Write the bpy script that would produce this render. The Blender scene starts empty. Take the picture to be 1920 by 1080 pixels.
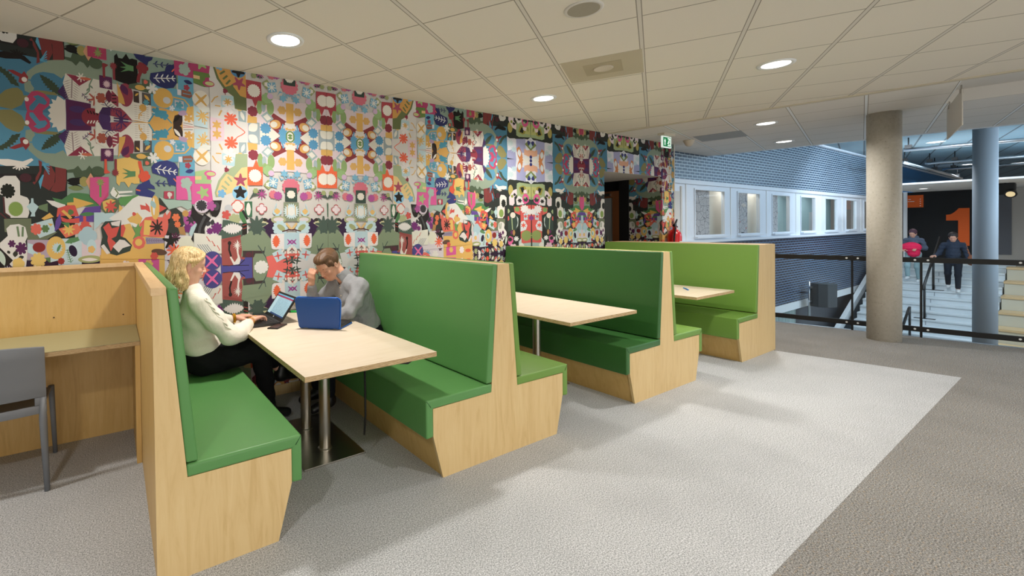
import bpy, bmesh, math, random
import numpy as np
from mathutils import Vector, Matrix
random.seed(7)
SC = bpy.context.scene
COL = SC.collection

# ------------------------------------------------------------------ camera, world, exposure
cam_d = bpy.data.cameras.new('camera'); cam = bpy.data.objects.new('camera', cam_d); COL.objects.link(cam)
SC.camera = cam
FPX, CX, CY = 846.31, 749.67, 436.35
cam_d.sensor_width = 36.0; cam_d.lens = FPX * 36.0 / 1920.0
cam_d.shift_x = (960 - CX) / 1920.0; cam_d.shift_y = (CY - 540) / 1920.0
cam_d.clip_start = 0.02; cam_d.clip_end = 200
def _rot(yaw, p, r):
    cy, sy = math.cos(yaw), math.sin(yaw); cp, sp = math.cos(p), math.sin(p); cr, sr = math.cos(r), math.sin(r)
    R0 = np.array([[1,0,0],[0,0,-1],[0,1,0]], float); Ry = np.array([[cy,-sy,0],[sy,cy,0],[0,0,1]])
    Rp = np.array([[1,0,0],[0,cp,-sp],[0,sp,cp]]); Rr = np.array([[cr,-sr,0],[sr,cr,0],[0,0,1]])
    return Rr @ Rp @ R0 @ Ry
RC = _rot(.563597, .0111393, -.0125485)
cam.matrix_world = Matrix(((RC[0][0], -RC[1][0], -RC[2][0], 0), (RC[0][1], -RC[1][1], -RC[2][1], 0), (RC[0][2], -RC[1][2], -RC[2][2], 1.5), (0,0,0,1)))
SC.view_settings.view_transform = 'Standard'; SC.view_settings.look = 'None'
SC.view_settings.exposure = -0.18; SC.view_settings.gamma = 1.0; SC.view_settings.use_curve_mapping = False
wd = bpy.data.worlds.new('world'); SC.world = wd; wd.use_nodes = True
bg = wd.node_tree.nodes['Background']; bg.inputs[0].default_value = (1.0, .97, .93, 1); bg.inputs[1].default_value = 0.20
HC = 2.87                       # ceiling height
U = Vector((.978, .208, 0)); V = Vector((-.208, .978, 0))
def uv(u, v, z=0): return Vector((u*U.x + v*V.x, u*U.y + v*V.y, z))
def area(name, loc, size, power, col, rot=(0,0,0), shape='DISK', sy=None, spread=180):
    d = bpy.data.lights.new(name, 'AREA'); d.shape = shape; d.size = size; d.energy = power; d.color = col
    if sy: d.size_y = sy
    d.spread = math.radians(spread)
    o = bpy.data.objects.new(name, d); COL.objects.link(o); o.location = loc; o.rotation_euler = rot
    return o
WARM = (1.0, .955, .89); COOL = (.55, .78, 1.0)
# unseen area lights added for atrium daylight from the right, aimed at the brick facade
dl = area('atrium_fill', (17.5, -1.2, 3.62), 12.0, 850, COOL, (math.radians(46), 0, math.radians(4)), 'RECTANGLE', 1.6)  # added cool fill for the facade, the ceiling has no skylight opening
dl2 = area('atrium_daylight', (17, -7.5, 1.2), 9.0, 330, (.80, .90, 1.0), (math.radians(86), 0, math.radians(-8)), 'RECTANGLE', 3.0)
dl3 = area('atrium_fill', (16.3, 2.5, 3.60), 3.2, 230, (.80, .90, 1.0), (0, math.radians(-28), 0), 'RECTANGLE', 1.6)  # added fill to brighten the stairs and coping
# unseen fill light added in the hall behind the camera, lifting ceiling and front faces
hall = area('hall_fill', (2.0, -5.8, 1.0), 9.0, 235, (1, .965, .91), (math.radians(104), 0, 0), 'RECTANGLE', 1.6)

# ------------------------------------------------------------------ materials
def s2l(c):
    return tuple(((x/12.92) if x <= .04045 else ((x+.055)/1.055)**2.4) for x in c)
def hx(h): return s2l(tuple(int(h[i:i+2], 16)/255 for i in (0, 2, 4)))
def mat(name, col, rough=.6, metal=0, spec=.5):
    m = bpy.data.materials.new(name); m.use_nodes = True
    b = m.node_tree.nodes['Principled BSDF']
    c = hx(col) if isinstance(col, str) else col
    b.inputs['Base Color'].default_value = (*c, 1); b.inputs['Roughness'].default_value = rough
    b.inputs['Metallic'].default_value = metal; b.inputs['Specular IOR Level'].default_value = spec
    return m
class NT:
    def __init__(s, m): s.t = m.node_tree; s.b = s.t.nodes['Principled BSDF']
    def n(s, typ, **kw):
        x = s.t.nodes.new(typ)
        for k, v in kw.items():
            if k.startswith('i_'): x.inputs[k[2:].replace('_', ' ')].default_value = v
            else: setattr(x, k, v)
        return x
    def l(s, a, b): s.t.links.new(a, b)
    def coords(s, scale=(1,1,1), rot=(0,0,0), loc=(0,0,0)):
        tc = s.n('ShaderNodeNewGeometry'); mp = s.n('ShaderNodeMapping')
        mp.inputs['Scale'].default_value = scale; mp.inputs['Rotation'].default_value = rot; mp.inputs['Location'].default_value = loc
        s.l(tc.outputs['Position'], mp.inputs[0]); return mp.outputs[0]
    def noise(s, vec, scale, detail=3, rough=.6, dist=0):
        x = s.n('ShaderNodeTexNoise'); x.inputs['Scale'].default_value = scale; x.inputs['Detail'].default_value = detail
        x.inputs['Roughness'].default_value = rough; x.inputs['Distortion'].default_value = dist
        s.l(vec, x.inputs['Vector']); return x.outputs['Fac']
    def ramp(s, fac, stops):
        r = s.n('ShaderNodeValToRGB'); e = r.color_ramp.elements
        while len(e) > len(stops): e.remove(e[-1])
        while len(e) < len(stops): e.new(1)
        for i, (p, c) in enumerate(stops):
            e[i].position = p; e[i].color = (*(hx(c) if isinstance(c, str) else c), 1)
        s.l(fac, r.inputs[0]); return r.outputs[0]
    def bump(s, h, strength=.2, dist=.01):
        b = s.n('ShaderNodeBump'); b.inputs['Strength'].default_value = strength; b.inputs['Distance'].default_value = dist
        s.l(h, b.inputs['Height']); s.l(b.outputs[0], s.b.inputs['Normal'])
    def col(s, o): s.l(o, s.b.inputs['Base Color'])
    def math(s, op, a, b=None):
        x = s.n('ShaderNodeMath', operation=op)
        for i, v in enumerate((a, b)):
            if v is None: continue
            if isinstance(v, (int, float)): x.inputs[i].default_value = v
            else: s.l(v, x.inputs[i])
        return x.outputs[0]
    def mix(s, f, a, b):
        x = s.n('ShaderNodeMix', data_type='RGBA')
        if isinstance(f, (int, float)): x.inputs[0].default_value = f
        else: s.l(f, x.inputs[0])
        for i, v in ((6, a), (7, b)):
            if isinstance(v, str): x.inputs[i].default_value = (*hx(v), 1)
            else: s.l(v, x.inputs[i])
        return x.outputs[2]
def wood(name, a, b, c, grain=(9, 9, .9), rough=.45, big=2.2):
    m = mat(name, a, rough); n = NT(m)
    v = n.coords(grain); f = n.noise(v, big, 6, .62, 1.3)
    v2 = n.coords((1, 1, .4)); f2 = n.noise(v2, 2.2, 3, .5, .4)
    c1 = n.ramp(f, [(.25, c), (.48, a), (.75, b)])
    fine = n.noise(n.coords((grain[0]*14, grain[1]*14, grain[2]*5)), 3, 2, .5)
    m1 = n.mix(n.math('MULTIPLY', f2, .8), c1, a)
    m2 = n.mix(n.math('MULTIPLY', n.math('SUBTRACT', fine, .35), .22), m1, c)
    n.col(m2); return m
M = {}
M['birch'] = wood('birch_plywood', 'd9bb85', 'e2c894', 'c29f65')
M['birch_desk'] = wood('birch_panel_honey', 'd2ac68', 'dbb97b', 'b98f4c')
M['birch_top'] = wood('birch_table_top', 'e4d3bc', 'ebdcc8', 'd6c3a6', (1.2, 8, 8), .38)
M['birch_cap'] = wood('birch_capping', 'ddba8a', 'e4c598', 'c79f6c', (8, 1.2, 8))
def plyedge():
    m = mat('plywood_edge', 'c9ab7c', .6); n = NT(m)
    sep = n.n('ShaderNodeSeparateXYZ'); g = n.n('ShaderNodeNewGeometry'); n.l(g.outputs['Position'], sep.inputs[0])
    w = n.math('SINE', n.math('MULTIPLY', sep.outputs[2], 1100)); ns = n.noise(n.coords((6, 6, 60)), 6, 3)
    n.col(n.ramp(n.math('ADD', n.math('MULTIPLY', w, .25), ns), [(.3, '8f7048'), (.5, 'c3a474'), (.75, 'dcc399')])); return m
M['ply_edge'] = plyedge()
def leather(name, c, r=.40):
    m = mat(name, c, r, 0, .45); n = NT(m); v = n.coords()
    f = n.noise(v, 420, 2, .5); f2 = n.noise(v, 5, 2, .5)
    n.bump(n.math('ADD', n.math('MULTIPLY', f, .25), f2), .12, .01)
    return m
M['green'] = leather('emerald_leatherette', '5a9050')
M['deep'] = leather('bottle_green_leatherette', '34662f')
M['lime'] = leather('lime_leatherette', '6e9440')
M['seam'] = mat('dark_green_seam', '1f4a24', .6)
def carpet(name, dark, mid, light, warm=None):
    m = mat(name, mid, .95, 0, .1); n = NT(m); v = n.coords()
    f = n.noise(v, 150, 4, .9); f2 = n.noise(v, 2.0, 3, .5); f3 = n.noise(v, 75, 2, .6)
    c = n.ramp(f, [(.38, dark), (.5, mid), (.6, light)])
    if warm: c = n.mix(n.math('MULTIPLY', n.math('GREATER_THAN', f3, .62), .5), c, warm)
    c = n.mix(n.math('MULTIPLY', n.math('SUBTRACT', f2, .4), .5), c, dark)
    n.col(c); n.bump(f, .18, .004); return m
M['carpet_light'] = carpet('carpet_light_grey', '6c6e70', 'b4b6b8', 'e2e3e6')
M['carpet_dark'] = carpet('carpet_dark_grey', '3c3b3a', '807e7b', 'b8b6b2', '9c8462')
def ceiling_mat(name, ang, ox, oy, T, base, bar, wa, wb):
    m = mat(name, base, .9, 0, .1); n = NT(m)
    ca, sa = math.cos(ang), math.sin(ang)
    g = n.n('ShaderNodeNewGeometry'); sep = n.n('ShaderNodeSeparateXYZ'); n.l(g.outputs['Position'], sep.inputs[0])
    x = n.math('SUBTRACT', sep.outputs[0], ox); y = n.math('SUBTRACT', sep.outputs[1], oy)
    a = n.math('ADD', n.math('MULTIPLY', x, ca/T), n.math('MULTIPLY', y, sa/T))
    b = n.math('ADD', n.math('MULTIPLY', x, -sa/T), n.math('MULTIPLY', y, ca/T))
    def line(q, w):
        fr = n.math('FRACT', n.math('ADD', q, .5)); return n.math('LESS_THAN', n.math('ABSOLUTE', n.math('SUBTRACT', fr, .5)), w/T/2)
    # a = along main runners: lines of constant b are the wide runners
    wide = line(b, wb); thin = line(a, wa)
    gap = n.math('SUBTRACT', line(b, wb+.012), wide)
    f = n.noise(n.coords(), 300, 2, .6); tile = n.ramp(f, [(.3, tuple(c*.96 for c in hx(base))), (.7, hx(base))])
    c = n.mix(thin, tile, 'a59f92'); c = n.mix(gap, c, '9c968a'); c = n.mix(wide, c, bar)
    n.col(c); n.bump(n.math('MULTIPLY', n.math('MAXIMUM', wide, thin), -1), .3, .01)
    return m
M['ceil_near'] = ceiling_mat('ceiling_tiles_near', math.radians(28.2), 1.466, 3.064, .642, 'eae4d8', 'ddd8cf', .011, .022)
M['ceil_far'] = ceiling_mat('ceiling_tiles_far', math.radians(12.0), 6.694, 2.057, .652, 'e6e3de', 'eef2f5', .011, .024)
M['ceil_atrium'] = ceiling_mat('ceiling_tiles_atrium', math.radians(12.0), 12.0, 2.0, .50, '8fa6b2', '5c6c76', .03, .03)
M['white'] = mat('white_paint', 'e8eaea', .5); M['frame'] = mat('window_frame_white', 'dfe6ee', .4)
M['offwhite'] = mat('off_white_plaster', 'd8d5cf', .8)
M['metal'] = mat('brushed_steel', (.55, .52, .47), .28, 1); M['alu'] = mat('aluminium_pipe', (.75, .76, .78), .3, 1)
M['black'] = mat('black_metal', '141414', .4); M['bplastic'] = mat('black_plastic', '1c1c1e', .45)
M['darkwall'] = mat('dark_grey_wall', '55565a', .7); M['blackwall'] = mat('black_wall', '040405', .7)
M['orange'] = mat('orange_paint', 'e05c0c', .6); M['bluewall'] = mat('dark_blue_wall', '2a6ea0', .7)
M['concrete'] = mat('step_concrete', 'd6dadb', .8); M['cream_step'] = mat('cream_step', 'cfc5ae', .8)
def concrete():
    m = mat('column_concrete', 'c6bcaa', .75); n = NT(m); f = n.noise(n.coords(), 30, 4, .7); f2 = n.noise(n.coords(), 3, 2, .5)
    c = n.ramp(f, [(.28, 'aba490'), (.36, 'c4beb0'), (.7, 'cfc9bd')])
    vo = n.n('ShaderNodeTexVoronoi'); vo.inputs['Scale'].default_value = 22; n.l(n.coords(), vo.inputs['Vector'])
    spot = n.math('LESS_THAN', vo.outputs['Distance'], .13)
    n.col(n.mix(n.math('MULTIPLY', spot, .35), c, '7d7464')); n.bump(f, .1, .005); return m
M['column'] = concrete()
M['column2'] = mat('column_white_paint', '9a9fa4', .6)
def brick(name, b1, b2, mortar):
    m = mat(name, b1, .38); n = NT(m)
    g = n.n('ShaderNodeNewGeometry'); sep = n.n('ShaderNodeSeparateXYZ'); n.l(g.outputs['Position'], sep.inputs[0])
    cb = n.n('ShaderNodeCombineXYZ'); n.l(sep.outputs[0], cb.inputs[0]); n.l(sep.outputs[2], cb.inputs[1])
    t = n.n('ShaderNodeTexBrick'); t.offset = .5
    for k, v in (('Color1', hx(b1)), ('Color2', hx(b2)), ('Mortar', hx(mortar))): t.inputs[k].default_value = (*v, 1)
    t.inputs['Scale'].default_value = 1; t.inputs['Mortar Size'].default_value = .0085; t.inputs['Brick Width'].default_value = .195; t.inputs['Row Height'].default_value = .0615
    n.l(cb.outputs[0], t.inputs['Vector']); n.col(t.outputs['Color'])
    n.bump(n.math('MULTIPLY', t.outputs['Fac'], -1), .5, .01); return m
M['brick'] = brick('dark_glazed_brick', '3f566e', '344a60', 'bccdd8')
M['brick_low'] = brick('dark_brown_brick', '3b3842', '32313a', '6d8cab')
def glass(name, tint=(1,1,1), rough=0.0, alpha=.12):
    m = bpy.data.materials.new(name); m.use_nodes = True; t = m.node_tree; t.nodes.clear()
    o = t.nodes.new('ShaderNodeOutputMaterial'); mx = t.nodes.new('ShaderNodeMixShader'); tr = t.nodes.new('ShaderNodeBsdfTransparent'); gl = t.nodes.new('ShaderNodeBsdfGlossy')
    fr = t.nodes.new('ShaderNodeFresnel'); fr.inputs[0].default_value = 1.45
    tr.inputs[0].default_value = (*tint, 1); gl.inputs['Roughness'].default_value = rough
    ge = t.nodes.new('ShaderNodeNewGeometry'); sb = t.nodes.new('ShaderNodeMath'); sb.operation = 'SUBTRACT'; sb.inputs[0].default_value = 1; t.links.new(ge.outputs['Backfacing'], sb.inputs[1]); mu = t.nodes.new('ShaderNodeMath'); mu.operation = 'MULTIPLY'; t.links.new(fr.outputs[0], mu.inputs[0]); t.links.new(sb.outputs[0], mu.inputs[1]); t.links.new(mu.outputs[0], mx.inputs[0]); t.links.new(tr.outputs[0], mx.inputs[1]); t.links.new(gl.outputs[0], mx.inputs[2]); t.links.new(mx.outputs[0], o.inputs[0])
    return m
M['glass'] = glass('clear_glass', (.93, .96, .97))
def emis(name, col, st):
    m = mat(name, col, .5); b = m.node_tree.nodes['Principled BSDF']; c = hx(col) if isinstance(col, str) else col
    b.inputs['Emission Color'].default_value = (*c, 1); b.inputs['Emission Strength'].default_value = st; return m
M['lamp'] = emis('lamp_diffuser', (1, .96, .9), 6.0)
M['red'] = mat('red_enamel', 'c4141a', .3); M['rubber'] = mat('black_rubber', '101010', .6)
M['grey_plastic'] = mat('grey_moulded_plastic', '75797f', .5)
M['linoleum'] = mat('olive_linoleum', 'a19a74', .42)
M['speaker_grille'] = mat('speaker_grille', 'a59f90', .7); M['beige'] = mat('beige_plastic', 'cfc6b6', .6)

# ------------------------------------------------------------------ mesh helpers
def link(name, me, m=None, parent=None):
    o = bpy.data.objects.new(name, me); COL.objects.link(o)
    if m is not None:
        for q in (m if isinstance(m, (list, tuple)) else [m]): me.materials.append(q)
    if parent is not None: o.parent = parent
    return o
def tag(o, label, cat, group=None, kind=None):
    o['label'] = label; o['category'] = cat
    if group: o['group'] = group
    if kind: o['kind'] = kind
    return o
def thing(name, label, cat, loc=(0,0,0), rz=0, group=None):
    o = bpy.data.objects.new(name, None); COL.objects.link(o); o.location = loc; o.rotation_euler = (0,0,rz); o.empty_display_size = .1
    return tag(o, label, cat, group)
class MB:
    def __init__(s): s.bm = bmesh.new()
    def poly(s, pts, mi=0):
        vs = [s.bm.verts.new(p) for p in pts]
        try: f = s.bm.faces.new(vs); f.material_index = mi; return f
        except ValueError: return None
    def box(s, lo, hi, mi=0, M4=None, bev=0):
        r = bmesh.ops.create_cube(s.bm, size=1); vs = r['verts']
        lo = Vector(lo); hi = Vector(hi)
        for v in vs: v.co = Vector((lo.x+(v.co.x+.5)*(hi.x-lo.x), lo.y+(v.co.y+.5)*(hi.y-lo.y), lo.z+(v.co.z+.5)*(hi.z-lo.z)))
        fs = {f for v in vs for f in v.link_faces}
        for f in fs: f.material_index = mi
        if bev:
            es = list({e for v in vs for e in v.link_edges})
            r2 = bmesh.ops.bevel(s.bm, geom=es, offset=bev, segments=2, affect='EDGES', profile=.7)
            vs = list({v for f in r2['faces'] for v in f.verts} | {v for v in vs if v.is_valid})
            for f in r2['faces']: f.material_index = mi
        if M4 is not None:
            for v in vs: v.co = M4 @ v.co
        return vs
    def prism(s, pts, d, mi=0, bev=0, seg=2):
        """pts: list of 3D points of a planar outline, d: extrusion vector"""
        d = Vector(d); a = [s.bm.verts.new(p) for p in pts]; b = [s.bm.verts.new(Vector(p)+d) for p in pts]; n = len(pts); fs = []
        fs.append(s.bm.faces.new(a)); fs.append(s.bm.faces.new(b[::-1]))
        for i in range(n): fs.append(s.bm.faces.new((a[i], b[i], b[(i+1)%n], a[(i+1)%n])))
        for f in fs: f.material_index = mi
        bmesh.ops.recalc_face_normals(s.bm, faces=fs)
        if bev:
            es = list({e for f in fs for e in f.edges})
            bmesh.ops.bevel(s.bm, geom=es, offset=bev, segments=seg, affect='EDGES', profile=.6)
        return fs
    def tube(s, pts, r, seg=12, mi=0, cap=True):
        pts = [Vector(p) for p in pts]; rs = r if isinstance(r, (list, tuple)) else [r]*len(pts); rings = []
        up = None
        for i, p in enumerate(pts):
            t = (pts[min(i+1, len(pts)-1)]-pts[max(i-1, 0)]).normalized()
            if up is None: up = Vector((0,0,1)) if abs(t.z) < .9 else Vector((1,0,0))
            x = t.cross(up).normalized(); y = t.cross(x).normalized(); up = -y if False else up
            rings.append([s.bm.verts.new(p+(x*math.cos(q)+y*math.sin(q))*rs[i]) for q in [2*math.pi*k/seg for k in range(seg)]])
        for i in range(len(rings)-1):
            for k in range(seg):
                f = s.bm.faces.new((rings[i][k], rings[i][(k+1)%seg], rings[i+1][(k+1)%seg], rings[i+1][k])); f.material_index = mi; f.smooth = True
        if cap:
            for rg in (rings[0][::-1], rings[-1]):
                f = s.bm.faces.new(rg); f.material_index = mi
    def lathe(s, prof, c=(0,0,0), seg=32, mi=0, smooth=True):
        c = Vector(c); rings = []
        for r, z in prof: rings.append([s.bm.verts.new(c+Vector((max(r, 1e-4)*math.cos(2*math.pi*k/seg), max(r, 1e-4)*math.sin(2*math.pi*k/seg), z))) for k in range(seg)])
        for i in range(len(rings)-1):
            for k in range(seg):
                f = s.bm.faces.new((rings[i][k], rings[i][(k+1)%seg], rings[i+1][(k+1)%seg], rings[i+1][k])); f.material_index = mi; f.smooth = smooth
        s.bm.faces.new(rings[0][::-1]).material_index = mi; s.bm.faces.new(rings[-1]).material_index = mi
    def done(s, name, m=None, parent=None, smooth=False, fix=True):
        me = bpy.data.meshes.new(name)
        if fix: bmesh.ops.recalc_face_normals(s.bm, faces=s.bm.faces[:])
        s.bm.to_mesh(me); s.bm.free()
        if smooth:
            for p in me.polygons: p.use_smooth = True
        return link(name, me, m, parent)
def struct(name, mb, m): 
    o = mb.done(name, m, None); o['kind'] = 'structure'; return o
def smooth_angle(o, deg=35):
    me = o.data
    for p in me.polygons: p.use_smooth = True
    bm = bmesh.new(); bm.from_mesh(me); a = math.radians(deg)
    for e in bm.edges:
        e.smooth = not (len(e.link_faces) == 2 and e.calc_face_angle(0) > a)
    bm.to_mesh(me); bm.free()
    return o

# ------------------------------------------------------------------ floor
UB, UE, UR = 6.975, 10.83, 8.87      # u of ceiling seam, ceiling edge, railing
mb = MB()
m_, q_ = Vector((6.82, .775, 0)), Vector((6.50, 2.33, 0))
r_ = Vector((6.14, 4.05, 0))
mb.poly([(-4, .775, 0), m_, q_, r_, (-4, 4.05, 0)], 0)
e0, e1 = uv(UR, -9.5), uv(UR, 2.55)
mb.poly([(-4, -9.5, 0), (uv(UR, -10.5).x, -9.5, 0), uv(UR, -8), uv(UR, 2.52), (8.15, 4.05, 0), (8.15, 5.9, 0), (6.1, 5.9, 0), r_, q_, m_, (-4, .775, 0)], 1)
# slab edge and reveal of the floor towards the atrium
edge = [uv(UR, -8), uv(UR, 2.52), Vector((8.15, 4.05, 0)), Vector((8.15, 4.4, 0))]
for a, b in zip(edge, edge[1:]): mb.poly([a, b, b-Vector((0,0,.45)), a-Vector((0,0,.45))], 2)
struct('floor', mb, [M['carpet_light'], M['carpet_dark'], M['white']])
mb = MB(); mb.poly([(7, -9, -3.3), (42, -9, -3.3), (42, 6, -3.3), (7, 6, -3.3)]); struct('floor_lower', mb, mat('lower_hall_floor', '8f8c86', .5))
# pale metal strip along the floor edge under the glass
mb = MB()
mb.prism([uv(UR+.0, -6, .0), uv(UR+.05, -6, .0), uv(UR+.05, -6, -.25), uv(UR+.0, -6, -.25)], uv(0, 8.5))
struct('trim_1', mb, M['alu'])

# ------------------------------------------------------------------ ceiling
mb = MB()
sA, sB = uv(UB, -12, HC), uv(UB, 2.55, HC)
def uvp(u, v): return uv(u, v, HC)
bd = uv(UB, 0); 
# point where the seam meets the mural wall (Y=4.05)
vs_ = (4.06 - UB*U.y)/V.y; seam_w = uvp(UB, vs_)
mb.poly([(-4, -6, HC), uvp(UB, (-6-UB*U.y)/V.y), seam_w, (-4, 4.06, HC)], 0)
RU0, RU1, RV = UB+.02, 8.27, -.68         # recess in the far ceiling
far_w = [uvp(UE, (4.42-UE*U.y)/V.y), Vector((8.14, 4.42, HC)), Vector((8.14, 4.06, HC)), seam_w]
vlo = -9
mb.poly([uvp(UB, RV), uvp(UE, RV)] + far_w, 1)
mb.poly([uvp(RU1, vlo), uvp(UE, vlo), uvp(UE, RV), uvp(RU1, RV)], 1)
mb.poly([uvp(UB, vlo), uvp(RU0, vlo), uvp(RU0, RV), uvp(UB, RV)], 1)
rz = HC+.14
mb.poly([uv(RU0, vlo, rz), uv(RU1, vlo, rz), uv(RU1, RV, rz), uv(RU0, RV, rz)], 2)
for a, b in (((RU0, vlo), (RU0, RV)), ((RU0, RV), (RU1, RV)), ((RU1, RV), (RU1, vlo))):
    mb.poly([uv(*a, HC), uv(*b, HC), uv(*b, rz), uv(*a, rz)], 2)
# vertical edge of the ceiling at the void
mb.poly([uvp(UE, vlo), far_w[0], far_w[0]+Vector((0,0,.82)), uv(UE, vlo, HC+.82)], 2)
mb.poly([(-4,-6,3.0), (8,-6,3.0), (8,4.06,3.0), (-4,4.06,3.0)], 2)
struct('ceiling', mb, [M['ceil_near'], M['ceil_far'], M['offwhite']])
mb = MB(); mb.prism([uv(UB-.045, -6, HC-.012), uv(UB+.01, -6, HC-.012), uv(UB+.01, -6, HC+.0), uv(UB-.045, -6, HC+.0)], uv(0, 6+vs_-.01)); struct('trim_2', mb, mat('ceiling_edge_profile', 'c9c1ac', .6))
mb = MB(); mb.prism([uv(UE-.05, -8, HC-.01), uv(UE+.03, -8, HC-.01), uv(UE+.03, -8, HC+.05), uv(UE-.05, -8, HC+.05)], uv(0, 8+(4.39-UE*U.y)/V.y)); struct('trim_3', mb, M['frame'])
# atrium ceiling
mb = MB(); ZA = 3.66
mb.poly([uv(UE, -9, ZA), uv(45, -9, ZA), (42, 4.4, ZA), (10.0, 4.4, ZA)]); struct('ceiling_atrium', mb, M['ceil_atrium'])
mb = MB(); mb.box((10, 4.33, ZA-.05), (40, 4.4, ZA)); struct('trim_4', mb, M['frame'])

# ------------------------------------------------------------------ mural wallpaper (one mesh, cut-paper pattern of its own)
# cut-paper motifs: W() puts an outline drawn over an enlarged view onto the wall plane, in metres
CR={'A1':(0,60,5.4),'A2':(0,200,5.4),'A3':(0,340,6.75),'B1':(180,100,5.4),'B2':(180,280,5.4),'C1':(360,120,5.4),'C2':(360,300,5.4),'D1':(520,160,5.4),'D2':(520,320,6),'E':(380,420,6),'M1':(900,210,6.75),'M2':(900,340,7.7143)}
cur='A2'
def onwall(px, py):
    d = RC.T @ np.array([(px-CX)/FPX, (py-CY)/FPX, 1.0]); t = 4.05/d[1]; return t*d[0], 1.5+t*d[2]
def W(x,y):
    ox,oy,s=CR[cur]; return onwall(ox+x/s,oy+y/s)
def sc(x,y):
    a=W(x,y);b=W(x+1,y);c=W(x,y+1); return b[0]-a[0], a[1]-c[1]
OUT=[]
def P(col,pts):
    OUT.append(('P',col,[v for p in pts for v in W(*p)]))
def R(col,x0,y0,x1,y1): P(col,[(x0,y0),(x1,y0),(x1,y1),(x0,y1)])
def E(col,x,y,rx,ry,rot=0):
    a,b=W(x,y);sx,sz=sc(x,y); OUT.append(('E',col,[(a),(b),(rx*sx),(ry*sz),rot]))
def S(col,x,y,r,n,inner=.5,rot=0):   # spiky star
    a,b=W(x,y);sx,sz=sc(x,y); OUT.append(('S',col,[(a),(b),(r*sx),(r*sz),n,int(inner*100),rot]))
def F(col,x,y,r,n,inner=.6,rot=0):   # lobed flower
    a,b=W(x,y);sx,sz=sc(x,y); OUT.append(('F',col,[(a),(b),(r*sx),(r*sz),n,int(inner*100),rot]))
def L(col,x0,y0,x1,y1,w,n=0):  # leaf from stem to tip, w half width in px, n teeth
    a,b=W(x0,y0);c,d=W(x1,y1);s=sum(sc(x0,y0))/2
    OUT.append(('L',col,[(a),(b),(c),(d),(w*s),n]))
def B(col,x0,y0,x1,y1,w,n=6): # fern
    a,b=W(x0,y0);c,d=W(x1,y1);s=sum(sc(x0,y0))/2
    OUT.append(('B',col,[(a),(b),(c),(d),(w*s),n]))
def T(col,w,pts):
    s=sum(sc(*pts[0]))/2
    OUT.append(('T',col,[(w*s)]+[v for p in pts for v in W(*p)]))
# ---------------- cell A : x -0.75..1.734 , z 1.15..2.28
cur='A2'
R('4f90ad',-250,-20,700,620); R('2f3431',-250,600,760,1500)
R('8fa596',680,440,1090,900)
cur='B2'; R('8fa596',-10,60,830,520)
cur='A2'
P('8f9f8a',[(260,240),(330,225),(360,300),(350,400),(450,470),(560,475),(640,440),(670,480),(960,510),(1030,490),(1050,600),(1060,650),(680,640),(520,600),(380,520),(290,440),(255,330)])
P('8b8450',[(-20,30),(120,28),(220,90),(255,160),(235,230),(190,260),(130,245),(60,210),(0,150),(-60,90)])
P('8b8450',[(230,165),(290,185),(280,200),(225,185)])
L('3f4d3a',-60,450,210,270,60,9); L('4f90ad',-20,400,130,260,30,7)
P('93282c',[(90,420),(150,390),(210,370),(200,320),(240,308),(290,340),(300,390),(262,440),(235,405),(150,430)])
E('e8e2d8',260,355,28,25)
E('4f90ad',490,365,165,108); T('4f90ad',16,[(300,360),(380,360)])
L('3f4d3a',640,262,415,440,52,10)
P('8b8450',[(340,265),(460,245),(600,260),(560,285),(450,280)])
P('b8315f',[(290,0),(470,0),(445,40),(430,72),(500,140),(512,205),(460,250),(390,266),(330,250),(290,200),(255,140),(262,80)])
P('4f90ad',[(298,60),(335,58),(400,145),(460,138),(482,168),(450,208),(390,225),(340,200),(372,180),(300,95)])
E('e8e2d8',275,160,22,22)
P('e6dfd2',[(480,-60),(490,0),(485,40),(515,60),(485,95),(520,122),(500,150),(540,170),(525,212),(570,205),(590,255),(630,240),(655,225),(668,235),(668,-60)])
R('5c2453',670,-60,925,242); E('4c3068',790,160,85,34)
P('4c2c63',[(590,300),(660,238),(760,262),(770,400),(680,500),(670,400)])
P('e2dccf',[(700,250),(925,245),(1090,180),(1090,500),(680,500),(650,400)])
B('a3918f',745,460,730,260,95,8); B('4c2c63',840,330,930,250,30,4)
P('8e2844',[(685,498),(815,400),(945,498)]); S('e6dfd2',835,490,48,7,.35); E('c9603f',880,485,55,15)
T('7d927c',13,[(870,320),(915,370),(918,430),(950,500)]); L('7d927c',915,400,885,360,9); L('7d927c',918,430,955,400,9)
R('e2dccf',925,-60,1100,180); B('4c2c63',1010,120,1085,280,60,7)
S('b5503f',967,300,72,6,.3,10)
E('8e2438',935,110,108,92); 
for i in range(4): T('ece4da',12,[(885+30*i,50),(900+30*i,90)]);T('ece4da',12,[(885+30*i,170),(900+30*i,140)])
E('4c3068',1060,120,60,70)
P('4f6048',[(680,640),(750,630),(790,598),(830,650),(870,640),(905,596),(945,650),(990,610),(1050,650),(1060,690),(1000,730),(760,720),(740,668),(680,668)])
P('7f3230',[(470,590),(520,600),(560,680),(550,780),(500,850),(420,800),(440,680)]); P('7f3230',[(560,610),(672,632),(672,760),(660,850),(570,868),(510,850),(560,760)])
P('7f3230',[(390,540),(425,560),(420,660),(385,740),(350,790),(330,770),(360,720),(400,650)])
P('4fa3c4',[(430,690),(445,690),(410,835),(390,760)])
for i in range(5): T('4fa3c4',9,[(430,580),(500,575+28*i)])
P('ece4da',[(-30,530),(80,530),(230,555),(320,522),(340,540),(270,595),(170,600),(60,600),(-30,575)])
for i in range(6): T('ece4da',14,[(200,590),(130+33*i,625+10*(2-abs(i-2)))])
R('2a2626',0,680,360,760); E('4c262e',260,720,60,45)
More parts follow.
